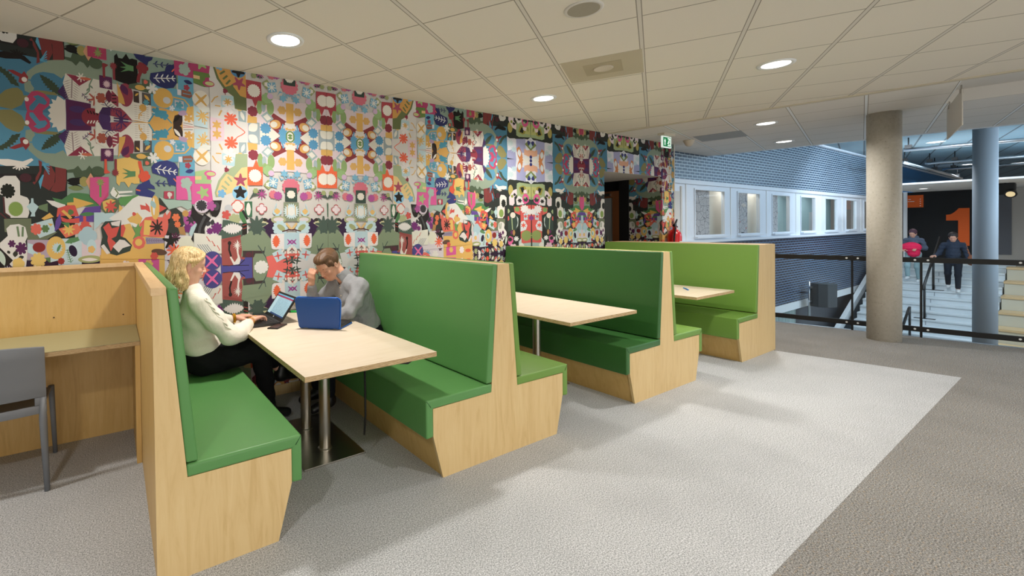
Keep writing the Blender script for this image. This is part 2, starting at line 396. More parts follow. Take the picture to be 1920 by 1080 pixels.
L('1d1b1a',678,745,845,765,40,0); L('1d1b1a',678,760,830,715,14); L('1d1b1a',678,770,840,820,14)
E('a59a55',850,760,45,50); L('7c8a55',690,820,850,830,28)
P('db9a72',[(918,672),(972,760),(938,850),(938,920),(915,910),(912,850),(868,755)])
P('cf3f78',[(960,712),(1100,712),(1100,900),(1020,1005),(945,930),(940,850),(975,760)])
S('8d9c55',1020,765,40,8,.5); T('5f7f4a',18,[(1018,790),(1018,905)])
cur='A3'
R('33203a',-320,1000,1350,1500)
P('e2ded6',[(-30,-20),(60,-70),(200,-70),(252,0),(256,175),(345,205),(372,245),(360,330),(372,400),(350,462),(140,462),(50,380),(42,180),(-30,150)])
F('23261f',100,122,95,11,.8); S('86a24c',200,350,98,30,.88)
T('5a2f30',22,[(0,400),(90,480),(330,488)]); T('5a2f30',20,[(45,200),(60,400),(130,450)])
P('b9d5d9',[(395,215),(422,215),(428,270),(490,320),(442,400),(446,445),(385,445),(402,400),(335,320),(392,270)])
P('6f8660',[(488,310),(605,278),(605,392),(488,345)])
P('e6e2dc',[(585,238),(700,250),(735,240),(775,260),(830,300),(820,332),(740,340),(660,305)])
P('4f8550',[(660,205),(780,232),(900,150),(1000,145),(1120,160),(1260,310),(1100,322),(800,290),(700,255)])
P('e3b04c',[(850,270),(932,265),(930,205),(1190,280),(960,345),(942,300),(850,303)])
P('d8483c',[(730,340),(860,300),(950,305),(1000,440),(820,435),(715,450)]); T('e3b04c',36,[(790,370),(850,420),(900,470)]); F('5f7f4a',895,390,38,3,.8)
P('65449a',[(1000,440),(1080,330),(1275,310),(1275,515),(1000,512),(930,455)]); L('4f8550',1010,420,1215,410,28)
P('d8483c',[(765,445),(850,480),(1005,465),(1005,530),(850,525),(785,505)]); T('d8483c',34,[(1070,440),(1075,560)]); F('d8483c',1080,580,78,6,.75)
P('e3b04c',[(525,470),(630,398),(682,450),(560,490)])
P('71795e',[(50,475),(395,470),(400,560),(700,640),(730,640),(600,735),(345,745),(340,690),(60,640)])
P('c0d8dc',[(390,545),(660,468),(705,640),(502,718)]); F('e2604a',460,605,75,7,.75); F('5f7f4a',575,600,52,6,.7); P('e3b04c',[(605,530),(672,540),(640,572)])
P('65449a',[(762,402),(778,520),(742,600),(690,635),(705,500)])
P('e86c4a',[(740,600),(980,538),(1045,640),(832,716)]); S('e9bd58',870,608,78,8,.5); P('4f8550',[(770,520),(880,520),(870,590)])
P('e6e2dc',[(80,600),(130,552),(240,540),(320,578),(350,700),(322,760),(350,900),(330,1080),(150,1080),(0,900),(0,780),(100,690)])
T('6f8660',24,[(220,570),(240,700)]); T('6f8660',24,[(290,575),(285,700)])
F('5c2458',150,790,50,6,.6); F('5c2458',270,850,82,7,.6); L('3c3c34',130,890,90,905,25);L('3c3c34',200,880,190,960,28); L('3c3c34',260,940,280,985,30)
R('b9a7b9',345,740,640,990); P('c0dde4',[(350,780),(420,800),(430,880),(520,930),(470,950),(350,900)]); E('8f2018',495,835,82,62,20)
P('5f7f4a',[(560,970),(700,955),(800,980),(640,1040)])
R('c6dbe2',640,725,1035,1060)
P('5f8f5c',[(820,780),(880,720),(1000,700),(1030,740),(900,790)])
E('e6bb5c',710,842,122,145); S('c0dde4',725,845,75,12,.65); E('5f8f5c',745,845,18,48,20)
S('c9dfe6',925,880,110,16,.7); E('2d1b38',925,880,50,75,-15); B('5f8f5c',900,1030,850,860,40,6)
F('e9c668',485,1000,100,9,.75); P('3a1c34',[(580,1040),(740,1000),(740,1060),(600,1080)]); F('a3241c',775,1010,45,8,.8)
R('e0cdd4',1035,740,1280,960); F('aecbd6',1110,690,120,4,.85); E('c0dde4',1160,830,60,95); F('e6b765',1158,862,48,5,.8)
E('a9b072',1140,985,150,48); L('eee6e2',1035,990,1240,990,24)
F('e9c668',235,1045,80,5,.85); P('2a2522',[(-40,800),(165,1000),(80,1090),(-60,1090)]); L('c4d8c8',-10,870,60,1070,36)
for i in range(15):
    x = -260+118*i; S(('c9dfe6','ece6e4','a9b07a','c6bdc8','b9d4d9')[i%5],x,1125+28*(i%3),62,7+i%4,.5); L(('a9b07a','e6b765','d8483c','ece6e4')[i%4],x-30,1190,x+50,1110,24)
P('2d3331',[(700,1060),(820,1060),(820,1240),(700,1240)]); F('f04a22',760,1140,52,6,.6)
cur='B2'
R('e3b458',40,1070,700,1320); R('dcd2da',696,1070,1300,1320); F('f0e4e8',300,1180,55,7,.7); P('d84a9a',[(430,1090),(640,1090),(640,1240),(430,1240)]); F('e9bd58',535,1160,44,6,.7); E('e8602c',150,1200,70,28); F('e6e2dc',860,1200,60,6,.6); S('4f9fc5',1000,1170,50,8,.3); T('e0584a',9,[(1060,1100),(1120,1200)]); F('6a4a5c',760,1120,40,6,.6)
P('e8bd5c',[(205,100),(340,75),(430,110),(440,200),(440,345),(390,350),(360,338),(330,388),(305,350),(290,330),(250,330),(235,372),(208,340)])
cur='B1'
R('e6e0d4',-5,700,565,900)
P('e2dccf',[(-5,740),(60,720),(220,770),(260,880),(180,1000),(-5,900)])
P('4c2c63',[(30,700),(150,700),(175,790),(70,770)]); P('99354a',[(150,700),(372,692),(300,765),(250,800),(150,780)]); S('4c2c63',255,690,75,8,.25)
B('4c2c63',115,790,40,900,50,5); B('4c2c63',115,790,250,760,50,5); F('a8503a',60,860,55,6,.7); L('6f2440',140,830,140,960,32)
P('99354a',[(160,840),(230,800),(240,900),(170,960)]); 
for i in range(3): T('ece4da',11,[(170,840+34*i),(215,850+34*i)])
E('99354a',310,940,75,118); L('5c2453',270,1040,330,940,32); P('dba548',[(235,850),(300,840),(290,900),(225,1060)])
R('5c2453',50,965,178,1090); S('e0bcc4',122,1012,44,14,.55)
R('e8e2d6',385,700,562,885)
for j in range(7): 
    for i in range(4): T('b9b0a2',3,[(392+40*i,722+22*j+3*(i%2)),(424+38*i,724+22*j)])
F('dba548',480,845,38,9,.85); T('dba548',10,[(480,810),(440,770),(435,720)]); L('dba548',450,760,470,775,9); P('dba548',[(360,696),(525,700),(525,706),(400,704)])
R('4a3a34',390,885,475,1000); R('d8d0c8',445,885,475,1000); R('5f5a58',475,885,565,1000); L('e6b040',500,980,550,930,14); F('4f9fb5',515,905,32,6,.5); L('e6b040',405,950,440,985,10)
P('dba548',[(520,706),(565,698),(785,698),(785,865),(700,880),(575,880),(572,780)])
P('3f93ad',[(525,712),(540,712),(590,790),(580,800)]); P('3f93ad',[(765,740),(772,750),(700,820),(690,810)])
F('3f93ad',690,810,48,5,.6); F('3f93ad',615,830,50,5,.6); P('3f93ad',[(600,780),(720,790),(720,860),(600,850)]); T('e8e2d6',7,[(545,815),(600,815)])
R('dba548',785,698,990,880); P('3b2a24',[(785,702),(865,745),(892,850),(860,862),(800,830),(780,760)]); L('ece4da',790,765,860,850,16)
R('e6e0d8',878,702,990,865); R('d8a8a0',880,745,990,756); R('3a3430',885,772,980,777); F('dba548',935,830,44,5,.5)
R('62a8c4',565,880,992,1100); S('e3b04c',690,985,105,46,.9); E('d4d6da',725,968,38,34)
T('e3b04c',14,[(790,1015),(900,1010),(950,960),(935,900)]); R('ccc4c8',805,920,895,990); F('4f9fb5',850,945,42,5,.55); E('ba9cbb',885,872,50,26,15); P('e3b04c',[(915,880),(992,870),(992,960),(930,940)]); F('e0e0e4',775,900,30,5,.4)
cur='B2'
P('566650',[(340,45),(590,30),(580,110),(420,110),(350,85)]); E('e3b04c',458,72,50,26); T('e3b04c',8,[(505,72),(540,75)]); F('e8e6e0',580,88,60,6,.35)
R('566650',480,110,558,165); F('e2604a',517,140,22,3,.8)
T('e2481c',32,[(440,120),(450,180),(475,240)]); F('e2481c',490,275,62,6,.78)
P('5f8f5c',[(400,222),(350,222),(265,190),(325,235),(262,240),(325,258),(270,300),(340,280),(400,275)])
P('dd4420',[(85,100),(110,100),(112,205),(148,237),(100,248),(50,228),(86,205)]); T('8e3038',22,[(200,100),(200,230)]); S('8e3038',196,237,42,11,.6)
E('4f6048',20,220,65,48)
P('343a7c',[(560,180),(580,150),(640,122),(720,112),(800,138),(850,215),(848,280),(800,320),(640,262),(572,240)])
B('eceae6',600,195,820,235,58,4); B('343a7c',600,340,830,355,42,4); L('343a7c',720,290,840,350,50); T('e8602c',12,[(785,295),(815,330)])
P('6f9468',[(835,190),(885,200),(888,315),(825,318)]); E('cf4468',858,270,16,38)
R('62a8c4',845,100,1000,272); P('9a5a42',[(875,70),(960,62),(985,90),(970,130),(880,135)]); R('e8e2e6',835,75,872,130); T('62a8c4',9,[(890,100),(970,100)]); F('a8344c',930,165,32,5,.7); L('343a7c',905,230,992,215,22)
R('e0509a',812,272,1190,512); T('a9c0b4',34,[(925,370),(945,440),(950,520)]); F('a9c0b4',915,345,62,5,.75)
P('d64584',[(-60,285),(130,285),(130,420),(65,520),(42,572),(-60,480)]); S('8d9c55',45,335,42,8,.5); T('6f9a55',20,[(45,360),(45,485)])
P('343a7c',[(405,400),(430,360),(540,305),(552,348),(590,375),(600,405),(520,395),(520,402),(600,440),(570,490),(470,492),(405,450)]); T('e8602c',15,[(405,408),(450,420)])
P('efede4',[(145,440),(175,380),(225,425),(368,420),(368,436),(232,450),(232,462),(368,466),(368,478),(250,480),(210,498),(160,470)]); T('7c8a55',12,[(190,400),(225,445),(200,485)])
P('5f9a55',[(230,500),(270,480),(440,462),(360,560),(278,645),(290,565),(235,570)])
R('b5324e',688,425,788,500); F('d8d0c8',745,458,26,3,.8); T('d8d0c8',16,[(745,465),(745,500)])
P('b9d4d9',[(-20,640),(60,640),(140,640),(240,660),(250,730),(60,740),(-20,820)])
P('5f7050',[(55,540),(100,500),(210,500),(248,560),(200,640),(90,648),(48,600)]); P('e3b458',[(65,530),(150,500),(200,520),(120,560),(100,635),(75,600)]); S('d8483c',150,580,62,7,.5)
P('e3b458',[(235,560),(270,590),(255,660),(228,655)])
P('e6e4de',[(130,700),(250,620),(370,500),(430,470),(560,490),(700,600),(600,700),(500,730),(420,790),(260,770)])
P('d8483c',[(445,560),(505,575),(500,540),(540,580),(550,640),(500,610),(455,612)]); P('3c3f3a',[(640,490),(760,560),(700,640),(640,660)]); P('d8483c',[(640,560),(715,595),(640,640)])
P('e3b458',[(315,705),(420,640),(470,700),(440,770),(380,745),(340,738)]); F('d8483c',385,655,20,3,.8)
P('e2604f',[(440,760),(500,690),(560,680),(700,690),(790,572),(780,650),(700,760),(690,890),(640,890),(500,880),(495,985),(375,990),(375,910),(450,890)])
P('e3b458',[(250,770),(345,750),(400,860),(380,910),(500,880),(570,890),(690,890),(690,1110),(50,1110),(60,900),(250,880)])
P('d8483c',[(250,770),(280,760),(300,800),(270,890),(250,880)]); P('e9bd58',[(490,715),(560,720),(540,870),(480,865)])
E('e3b458',598,590,45,122); E('e6e4de',585,580,12,88); L('9fc0c4',560,520,600,600,25)
P('6f9f55',[(360,760),(400,800),(430,745),(440,790),(470,770),(440,850),(460,900),(370,910),(400,850)]); F('e2604f',435,945,66,8,.92); E('e9bd58',432,942,36,36)
S('3a302c',622,790,80,9,.35); E('2b2826',752,800,58,98); E('4a4a4a',748,790,30,45); S('2b2826',750,935,82,5,.4); L('e2604f',700,640,700,880,30)
P('9a8fa8',[(500,890),(690,900),(690,950),(510,960)]); B('7f6f8a',500,920,690,925,30,8)
P('3a4640',[(50,790),(92,730),(255,718),(250,880),(300,900),(365,970),(345,1030),(210,1075),(100,1045),(45,985),(65,890)])
P('d8483c',[(72,790),(130,742),(160,800),(238,782),(205,880),(155,905),(200,945),(150,1032),(115,930),(120,880)]); P('e4dcd8',[(170,985),(240,912),(290,920),(352,975),(270,1000),(230,1045)]); P('e4dcd8',[(48,980),(80,960),(145,1050),(110,1062)]); P('e4dcd8',[(150,740),(250,720),(235,780),(160,770)])
P('3c3f3a',[(700,510),(820,600),(870,640),(890,760),(830,870),(730,840),(760,640)]); P('a9c0b4',[(640,480),(720,510),(900,520),(990,530),(985,590),(930,612),(860,575),(740,610)]); 
P('b64a9a',[(890,670),(970,610),(1060,680),(1020,760),(930,800),(885,730)]); S('3f3f42',962,712,52,7,.5); F('c9964a',905,650,34,9,.85); F('e86c32',810,690,42,6,.7); F('e86c32',825,760,34,8,.7); F('7a2a78',930,800,44,9,.75); P('b5854a',[(830,790),(890,780),(910,870),(850,860)])
R('dcd2da',696,872,1200,1120); P('b9d4d9',[(960,790),(1060,700),(1080,780),(980,890),(940,860)]); F('5a2a44',800,900,60,9,.4); F('b5809a',760,990,48,8,.6)
S('2b2826',755,930,85,5,.4)
F('e6e4d0',915,965,90,5,.92); S('f2581c',790,1030,78,9,.35); E('6a4a3c',640,1040,80,32,10); F('d8483c',590,1080,40,6,.8)
cur='C2'
R('e0dcd8',190,-320,570,800)
cur='C1'
P('c2dae0',[(20,660),(160,660),(150,860),(20,860)]); S('e3b45c',110,775,68,9,.35); T('e3b45c',12,[(130,690),(130,760)]); P('e3b45c',[(0,700),(22,700),(22,850),(0,850)])
R('e8cad6',185,665,325,780); S('e0ae55',252,712,50,6,.55)
P('e6e6dc',[(60,850),(120,812),(190,830),(180,870),(110,880)])
F('ee5a2c',395,802,70,9,.45); T('ee5a2c',9,[(420,780),(460,740),(500,720),(530,700),(535,690)])
R('a3b4b8',474,795,550,912); L('ece8dc',500,895,530,810,18)
F('efe9dc',100,940,88,4,.95); S('e0ae55',100,935,80,4,.25,45); T('e0ae55',12,[(205,930),(240,985),(275,1005)]); T('e0ae55',12,[(240,905),(295,908)]); T('e0ae55',16,[(275,810),(305,870)])
P('b9d8e0',[(300,905),(440,900),(445,1040),(305,1020)]); F('ece6e4',380,920,78,5,.35); S('e0ae55',368,965,40,7,.45)
E('e6c070',488,965,42,68); R('eee8dc',525,905,585,1035); R('e3b45c',590,930,640,1040)
R('e6d2d8',560,650,1010,1090)
R('9fafb5',568,650,686,818); L('eae6d8',575,720,665,800,44)
P('e8e2d4',[(686,650),(800,680),(885,735),(800,790),(690,820)])
S('4f97c2',745,775,60,11,.78); 
P('8e3438',[(785,805),(885,735),(905,830),(985,870),(830,945),(800,905)]); E('e0a855',845,835,55,45,20); E('eae2d2',830,830,36,30,20)
S('5aa3cc',920,765,48,9,.72); T('5aa3cc',16,[(905,760),(925,855)])
P('e0ae55',[(560,795),(660,810),(660,870),(570,880)]); F('8e3040',620,922,54,7,.85); P('ee5a2c',[(645,965),(690,1050),(700,1100),(560,1100),(560,1045),(630,1040)])
P('a3b8ba',[(700,895),(765,830),(830,885),(770,955)]); P('ece6da',[(725,890),(765,855),(808,885),(765,925)])
E('93b070',690,980,28,75); E('93b070',800,990,36,70); E('a9b8be',730,985,22,50); F('93b070',745,1060,55,7,.8)
E('6f9450',992,748,44,50); E('eee8dc',992,748,30,36); P('6f9450',[(965,745),(1000,735),(1020,755),(985,765)])
P('e3b45c',[(945,800),(1010,800),(1010,850),(950,830)]); F('efe6da',975,850,38,5,.6)
P('e6b255',[(958,870),(1010,870),(1010,1075),(958,1070)]); F('e0ae5c',915,990,44,6,.8)
cur='C2'
P('a9b890',[(228,330),(265,210),(340,110),(430,60),(440,-60),(560,-60),(560,70),(500,120),(440,240),(400,310),(300,372),(240,378)])
P('f0cd88',[(245,335),(290,215),(350,140),(420,175),(500,80),(560,70),(560,408),(440,410),(400,330),(330,355),(262,370)])
for i in range(4): T('a9b890',20,[(300+30*i,260-45*i),(350+26*i,300-40*i)])
F('8f2f44',348,100,26,3,.7); T('8f2f44',8,[(348,60),(348,90)]); F('74b4e0',300,340,45,5,.6)
E('8cc8ea',485,335,78,74); S('2b2624',487,330,68,5,.55,0); S('ad4562',490,205,68,5,.45)
R('f25c14',560,70,714,258); F('f2ece0',638,160,66,17,.86); P('f25c14',[(615,75),(645,0),(680,75)])
P('a9c98a',[(30,118),(140,100),(200,110),(145,150),(150,195),(200,205),(190,242),(30,240)]); P('ecc488',[(30,165),(95,165),(95,200),(30,200)]); E('e0509a',182,140,60,32); E('c9cf8a',190,142,44,20)
P('e0559f',[(-5,242),(190,242),(210,400),(222,448),(-5,448)]); S('a5c57c',112,330,66,5,.5,20)
P('a3ab72',[(768,198),(815,248),(775,302),(722,255)]); F('efe8e0',768,250,24,5,.7); P('78b2d0',[(785,168),(872,195),(855,288),(775,265)]); S('efeae0',820,228,46,8,.25)
F('9cbf80',770,110,55,7,.8); E('d8b8d8',800,135,30,30); 
S('78b6d4',932,140,40,6,.6); P('78b6d4',[(870,150),(900,190),(930,195),(900,210)]); S('78b6d4',975,190,46,8,.2)
F('dc6c80',1000,275,90,13,.85); R('3d5048',940,280,1062,422); F('eee6d8',1000,350,42,9,.85)
P('4a5a50',[(578,400),(618,330),(680,300),(732,300),(690,355),(620,368)]); S('b5428f',705,345,52,8,.25); F('a3ab72',643,312,28,6,.8)
F('dc7280',820,350,44,9,.8); F('b5509a',868,362,44,9,.8)
R('3f7050',530,420,608,577); S('ece8de',570,498,30,16,.7,0); E('ece8de',570,498,22,66)
F('b9383f',703,495,58,4,.62,45); F('eadbde',703,495,48,4,.62,45)
F('bcdbe6',862,530,46,4,.7); T('bcdbe6',9,[(855,440),(835,500)]); F('e8b968',860,520,30,4,.8)
R('8a957a',925,428,1070,622); S('cfe3ea',1005,520,86,20,.72); E('ecebe6',1005,520,36,46); T('e8b968',8,[(962,455),(962,560)])
P('2e2a2b',[(0,450),(60,540),(110,562),(120,540),(190,590),(120,700),(135,805),(100,765),(45,760),(22,842),(-10,800),(50,650),(-10,560)]); T('525254',26,[(130,570),(80,680),(70,740)])
P('2c2826',[(205,410),(302,408),(282,520),(262,560),(240,580),(200,570),(180,522),(140,550),(132,510),(210,480)]); E('4c4c4e',245,470,32,42)
E('d9cbd8',100,470,78,66); F('3f3f42',95,462,56,12,.8); F('b5519b',192,465,52,5,.6)
P('e8e4e2',[(130,680),(200,580),(290,590),(300,700),(240,760),(130,760)]); F('7a2a78',250,690,62,9,.7); F('7a2a78',180,720,36,8,.7); L('3f3f42',150,670,180,620,22); L('3f3f42',200,660,210,600,20)
F('dd5648',460,470,68,4,.85); F('ece6e0',460,470,56,4,.8); E('c6c8cc',370,490,42,38); F('d24b42',345,555,48,5,.6); F('b3b98a',430,602,62,7,.75); 
P('4f8550',[(475,525),(510,520),(555,640),(520,645),(480,580)]); T('2f2f2c',24,[(510,510),(560,600)])
P('52655a',[(250,780),(300,700),(310,605),(360,610),(470,640),(512,640),(512,770),(400,805),(300,800)]); L('ebe5e2',510,690,300,700,62,9); R('2f2b26',506,640,555,760); T('c9453a',5,[(510,665),(552,650)]); T('c9453a',5,[(510,700),(552,685)])
P('3d2548',[(690,680),(790,588),(855,640),(855,745),(800,800),(740,720)]); P('ddd8a8',[(680,660),(720,615),(775,640),(740,665),(690,690)]); L('3c342f',705,600,770,610,18)
P('8a9a7c',[(480,960),(485,780),(560,745),(600,690),(700,690),(785,790),(800,905),(885,910),(810,985),(700,1010),(600,1000)])
S('4f6056',655,665,100,9,.55); E('4f6056',655,700,55,50)
E('b3b58a',875,605,76,40); E('e0d4d8',875,603,52,22); F('c3dee6',890,690,78,10,.8); E('a9b07a',900,685,46,26,35); T('e8c07c',22,[(950,640),(1000,700)]); T('5a2a2c',12,[(910,725),(980,705),(1075,715)])
P('f0cd88',[(520,795),(545,788),(580,820),(700,798),(782,822),(700,845),(620,856),(560,845)])
for i in range(5): T('f0cd88',9,[(620,850),(575+22*i,885)])
P('efe8e8',[(797,750),(930,745),(930,905),(820,905),(795,885)]); L('f25c14',850,885,850,758,44,6)
P('bcd8e2',[(930,738),(1075,730),(1075,900),(930,905)]); S('a53f98',990,830,38,4,.3,45)
P('c4dfe8',[(808,945),(905,905),(945,990),(850,1035)]); S('e0504a',872,968,42,4,.3,10)
cur='E'
P('e9e6da',[(-100,100),(210,130),(210,330),(-100,330)]); 
for i in range(3): T('e0584a',9,[(40+60*i,140+50*i),(90+50*i,210+40*i),(60+60*i,180+60*i)])
for i in range(5): T('47607a',5,[(-60+26*i,230),(20+26*i,340)])
E('e8655a',-20,520,110,80); F('c4dfe8',-20,520,36,6,.8)
P('8a9a7c',[(430,150),(760,160),(780,330),(830,400),(830,520),(430,520)])
P('4f4c9c',[(205,375),(560,372),(560,520),(205,520)])
E('4b478f',108,412,102,106); S('ec62a4',102,416,92,4,.22,45)
P('a9504a',[(208,170),(420,128),(440,300),(425,420),(300,475),(215,462)]); P('9a4540',[(225,180),(430,120),(430,145),(230,210)])
P('efe8e0',[(385,175),(398,200),(402,330),(425,400),(410,450),(345,460),(302,372),(318,365),(358,430),(392,375),(378,290)])
S('efe8e0',385,240,55,12,.3); T('2f2624',20,[(300,205),(295,290),(318,365)]); E('2f2624',300,215,20,24); E('a9504a',452,380,22,20)
R('4a3d3c',448,300,690,375); E('5f2f3c',515,345,34,30); T('2f2624',7,[(225,468),(520,463)]); T('2f2624',8,[(400,465),(470,400)])
P('8a9a7c',[(560,520),(560,400),(590,332),(690,332),(772,490),(772,520)]); T('6a2f38',8,[(560,300),(558,520)])
F('efede8',658,490,82,11,.85); T('4a5a55',11,[(620,240),(700,360),(765,492)]); T('4a5a55',8,[(700,255),(688,330)])
P('f0645a',[(710,368),(782,350),(832,402),(960,396),(1045,490),(1045,520),(755,520)])
P('e4e0e0',[(1045,420),(1110,360),(1290,340),(1290,520),(1045,520)])
P('c4dfe8',[(778,330),(880,275),(935,375),(830,432)]); S('e0504a',845,357,46,4,.28,10)
P('c4dfe8',[(1090,270),(1205,310),(1150,410),(1060,370)]); S('e0504a',1135,340,46,4,.28,15)
F('e0584a',965,350,50,6,.6); S('44524a',1020,410,62,4,.3,35); S('44524a',945,420,44,4,.3,10)
for i in range(26):
    a=i*2.4; r=18+ (i*13)%80; E('efe9e0',985+r*math.cos(a)*1.15,300+r*math.sin(a)*.7,8+(i*5)%9,8+(i*5)%9)
E('b5423f',1000,280,8,10)
E('8a9a7c',1290,250,60,120)
AA=OUT;OUT=[]
# ---------------- block M (left half, mirror at px 995)
cur='M1'
P('30362f',[(330,598),(645,598),(645,1900),(330,1900)])
P('dfe0e8',[(338,598),(350,700),(345,872),(380,850),(440,862),(500,850),(560,880),(610,880),(645,915),(645,598)])
P('9fa1c9',[(345,598),(460,598),(450,690),(400,710),(350,690)]); S('b9d4dc',430,720,40,8,.5); S('c4d8dc',385,790,45,9,.6)
P('a6a8d2',[(462,700),(580,700),(580,880),(462,860)]); P('e3a988',[(560,680),(645,660),(645,760),(600,740),(560,760)])
P('d08040',[(500,598),(548,598),(532,700),(500,772),(465,742),(478,650)]); L('dfe6ea',495,735,505,640,26)
P('7f8c4a',[(570,815),(645,745),(645,800),(605,855)]); P('2e3078',[(600,862),(608,820),(632,788),(642,850),(625,868)]); P('b9d4dc',[(620,800),(645,770),(645,850)])
S('eae6dc',600,600,70,9,.6); E('2e3078',645,600,40,5); E('2e3078',645,620,18,20); E('2e3078',645,665,18,22); E('eae6dc',555,600,0,0) if 0 else None
P('a3b584',[(465,905),(500,890),(645,930),(645,1100),(470,1100)]); E('b5a655',388,990,30,68)
cur='M2'
P('a3b584',[(530,70),(600,20),(737,40),(737,270),(700,250),(620,190),(530,200)])
P('a39a3c',[(560,90),(620,60),(680,90),(660,180),(590,190)]); P('1f221f',[(580,90),(630,80),(640,130),(610,170)]); P('ead6dc',[(630,130),(690,110),(680,170),(630,175)])
P('bfc072',[(655,80),(735,78),(737,240),(690,190)]); E('6a6a2a',700,150,6,34,10)
P('ead6dc',[(425,340),(420,230),(480,130),(530,110),(535,190),(495,230),(500,320),(475,352)]); P('1f221f',[(480,190),(500,165),(525,200),(490,215)]); E('8f9c3a',465,215,16,22)
P('e8e0e0',[(520,260),(560,205),(610,240),(640,330),(560,345),(530,340)]); F('26211f',575,280,32,6,.5)
E('e2458f',660,255,48,76); F('3a4a44',662,262,36,6,.7); F('a3b584',650,235,18,5,.6)
P('3a4a44',[(640,340),(737,275),(737,345)])
P('dc5048',[(585,348),(737,342),(737,898),(590,900)]); P('dc4f48',[(490,370),(580,365),(580,490),(500,450)]); F('7fa35a',535,405,38,7,.8)
F('eae6e4',645,400,62,9,.65); F('eae6e4',715,440,48,9,.65); P('b9dbe4',[(630,470),(690,458),(688,555),(635,560)]); S('e03c2c',658,507,32,6,.4)
P('e0e2e8',[(585,610),(600,580),(645,568),(685,640),(665,700),(585,728)]); S('f04a22',628,636,40,6,.4); S('8a3f88',737,530,40,10,.6)
F('8f9f58',672,785,78,13,.8); L('8f9f58',610,785,720,785,70,10)
F('a3b584',400,430,34,6,.75); P('3a4a44',[(395,520),(440,500),(530,500),(545,620),(530,700),(400,730)]); E('e6dccf',475,490,38,42); T('a3b584',16,[(460,530),(470,700)]); P('cfdcd6',[(530,500),(555,540),(550,640),(525,680),(545,600)])
P('dfe4de',[(370,600),(400,590),(400,720),(370,800),(345,920),(335,900),(355,760)]); 
P('e05a9c',[(385,850),(430,790),(475,810),(480,870),(440,930),(400,900)]); F('2c2c2a',435,840,34,7,.6); F('6a2a5c',470,740,34,6,.7); L('b5854a',490,700,490,790,22)
E('2a2a2a',550,760,36,78); F('eceae8',525,830,38,7,.5); P('c9d8d6',[(560,870),(600,820),(600,940),(560,950)])
P('a9bfb8',[(560,905),(737,885),(737,1100),(560,1100)]); F('e2c2cf',480,960,60,6,.7); F('e6e2da',600,930,40,5,.8)
P('d8504a',[(380,520),(415,500),(425,550),(390,590)]); F('dd4f32',300,1000,40,6,.7)
MM=OUT
def clip(pts, axis, lim, keep_less):
    out = []; n = len(pts)
    for i in range(n):
        a, b = pts[i], pts[(i+1) % n]; ia = (a[axis] <= lim) == keep_less; ib = (b[axis] <= lim) == keep_less
        if ia: out.append(a)
        if ia != ib:
            t = (lim-a[axis])/(b[axis]-a[axis]); out.append((a[0]+t*(b[0]-a[0]), a[1]+t*(b[1]-a[1])))
    return out
def cliprect(p, x0, x1, z0, z1):
    xs = [q[0] for q in p]; zs = [q[1] for q in p]
    if max(xs) <= x0 or min(xs) >= x1 or max(zs) <= z0 or min(zs) >= z1: return []
    if min(xs) < x0: p = clip(p, 0, x0, False)
    if p and max(q[0] for q in p) > x1: p = clip(p, 0, x1, True)
    if p and min(q[1] for q in p) < z0: p = clip(p, 1, z0, False)
    if p and max(q[1] for q in p) > z1: p = clip(p, 1, z1, True)
    return p if len(p) > 2 else []
def ribbon(pts, w):
    L_, R_ = [], []
    for i, p in enumerate(pts):
        a = pts[max(i-1, 0)]; b = pts[min(i+1, len(pts)-1)]; dx, dz = b[0]-a[0], b[1]-a[1]; l = math.hypot(dx, dz) or 1
        nx, nz = -dz/l*w/2, dx/l*w/2; L_.append((p[0]+nx, p[1]+nz)); R_.append((p[0]-nx, p[1]-nz))
    return L_+R_[::-1]
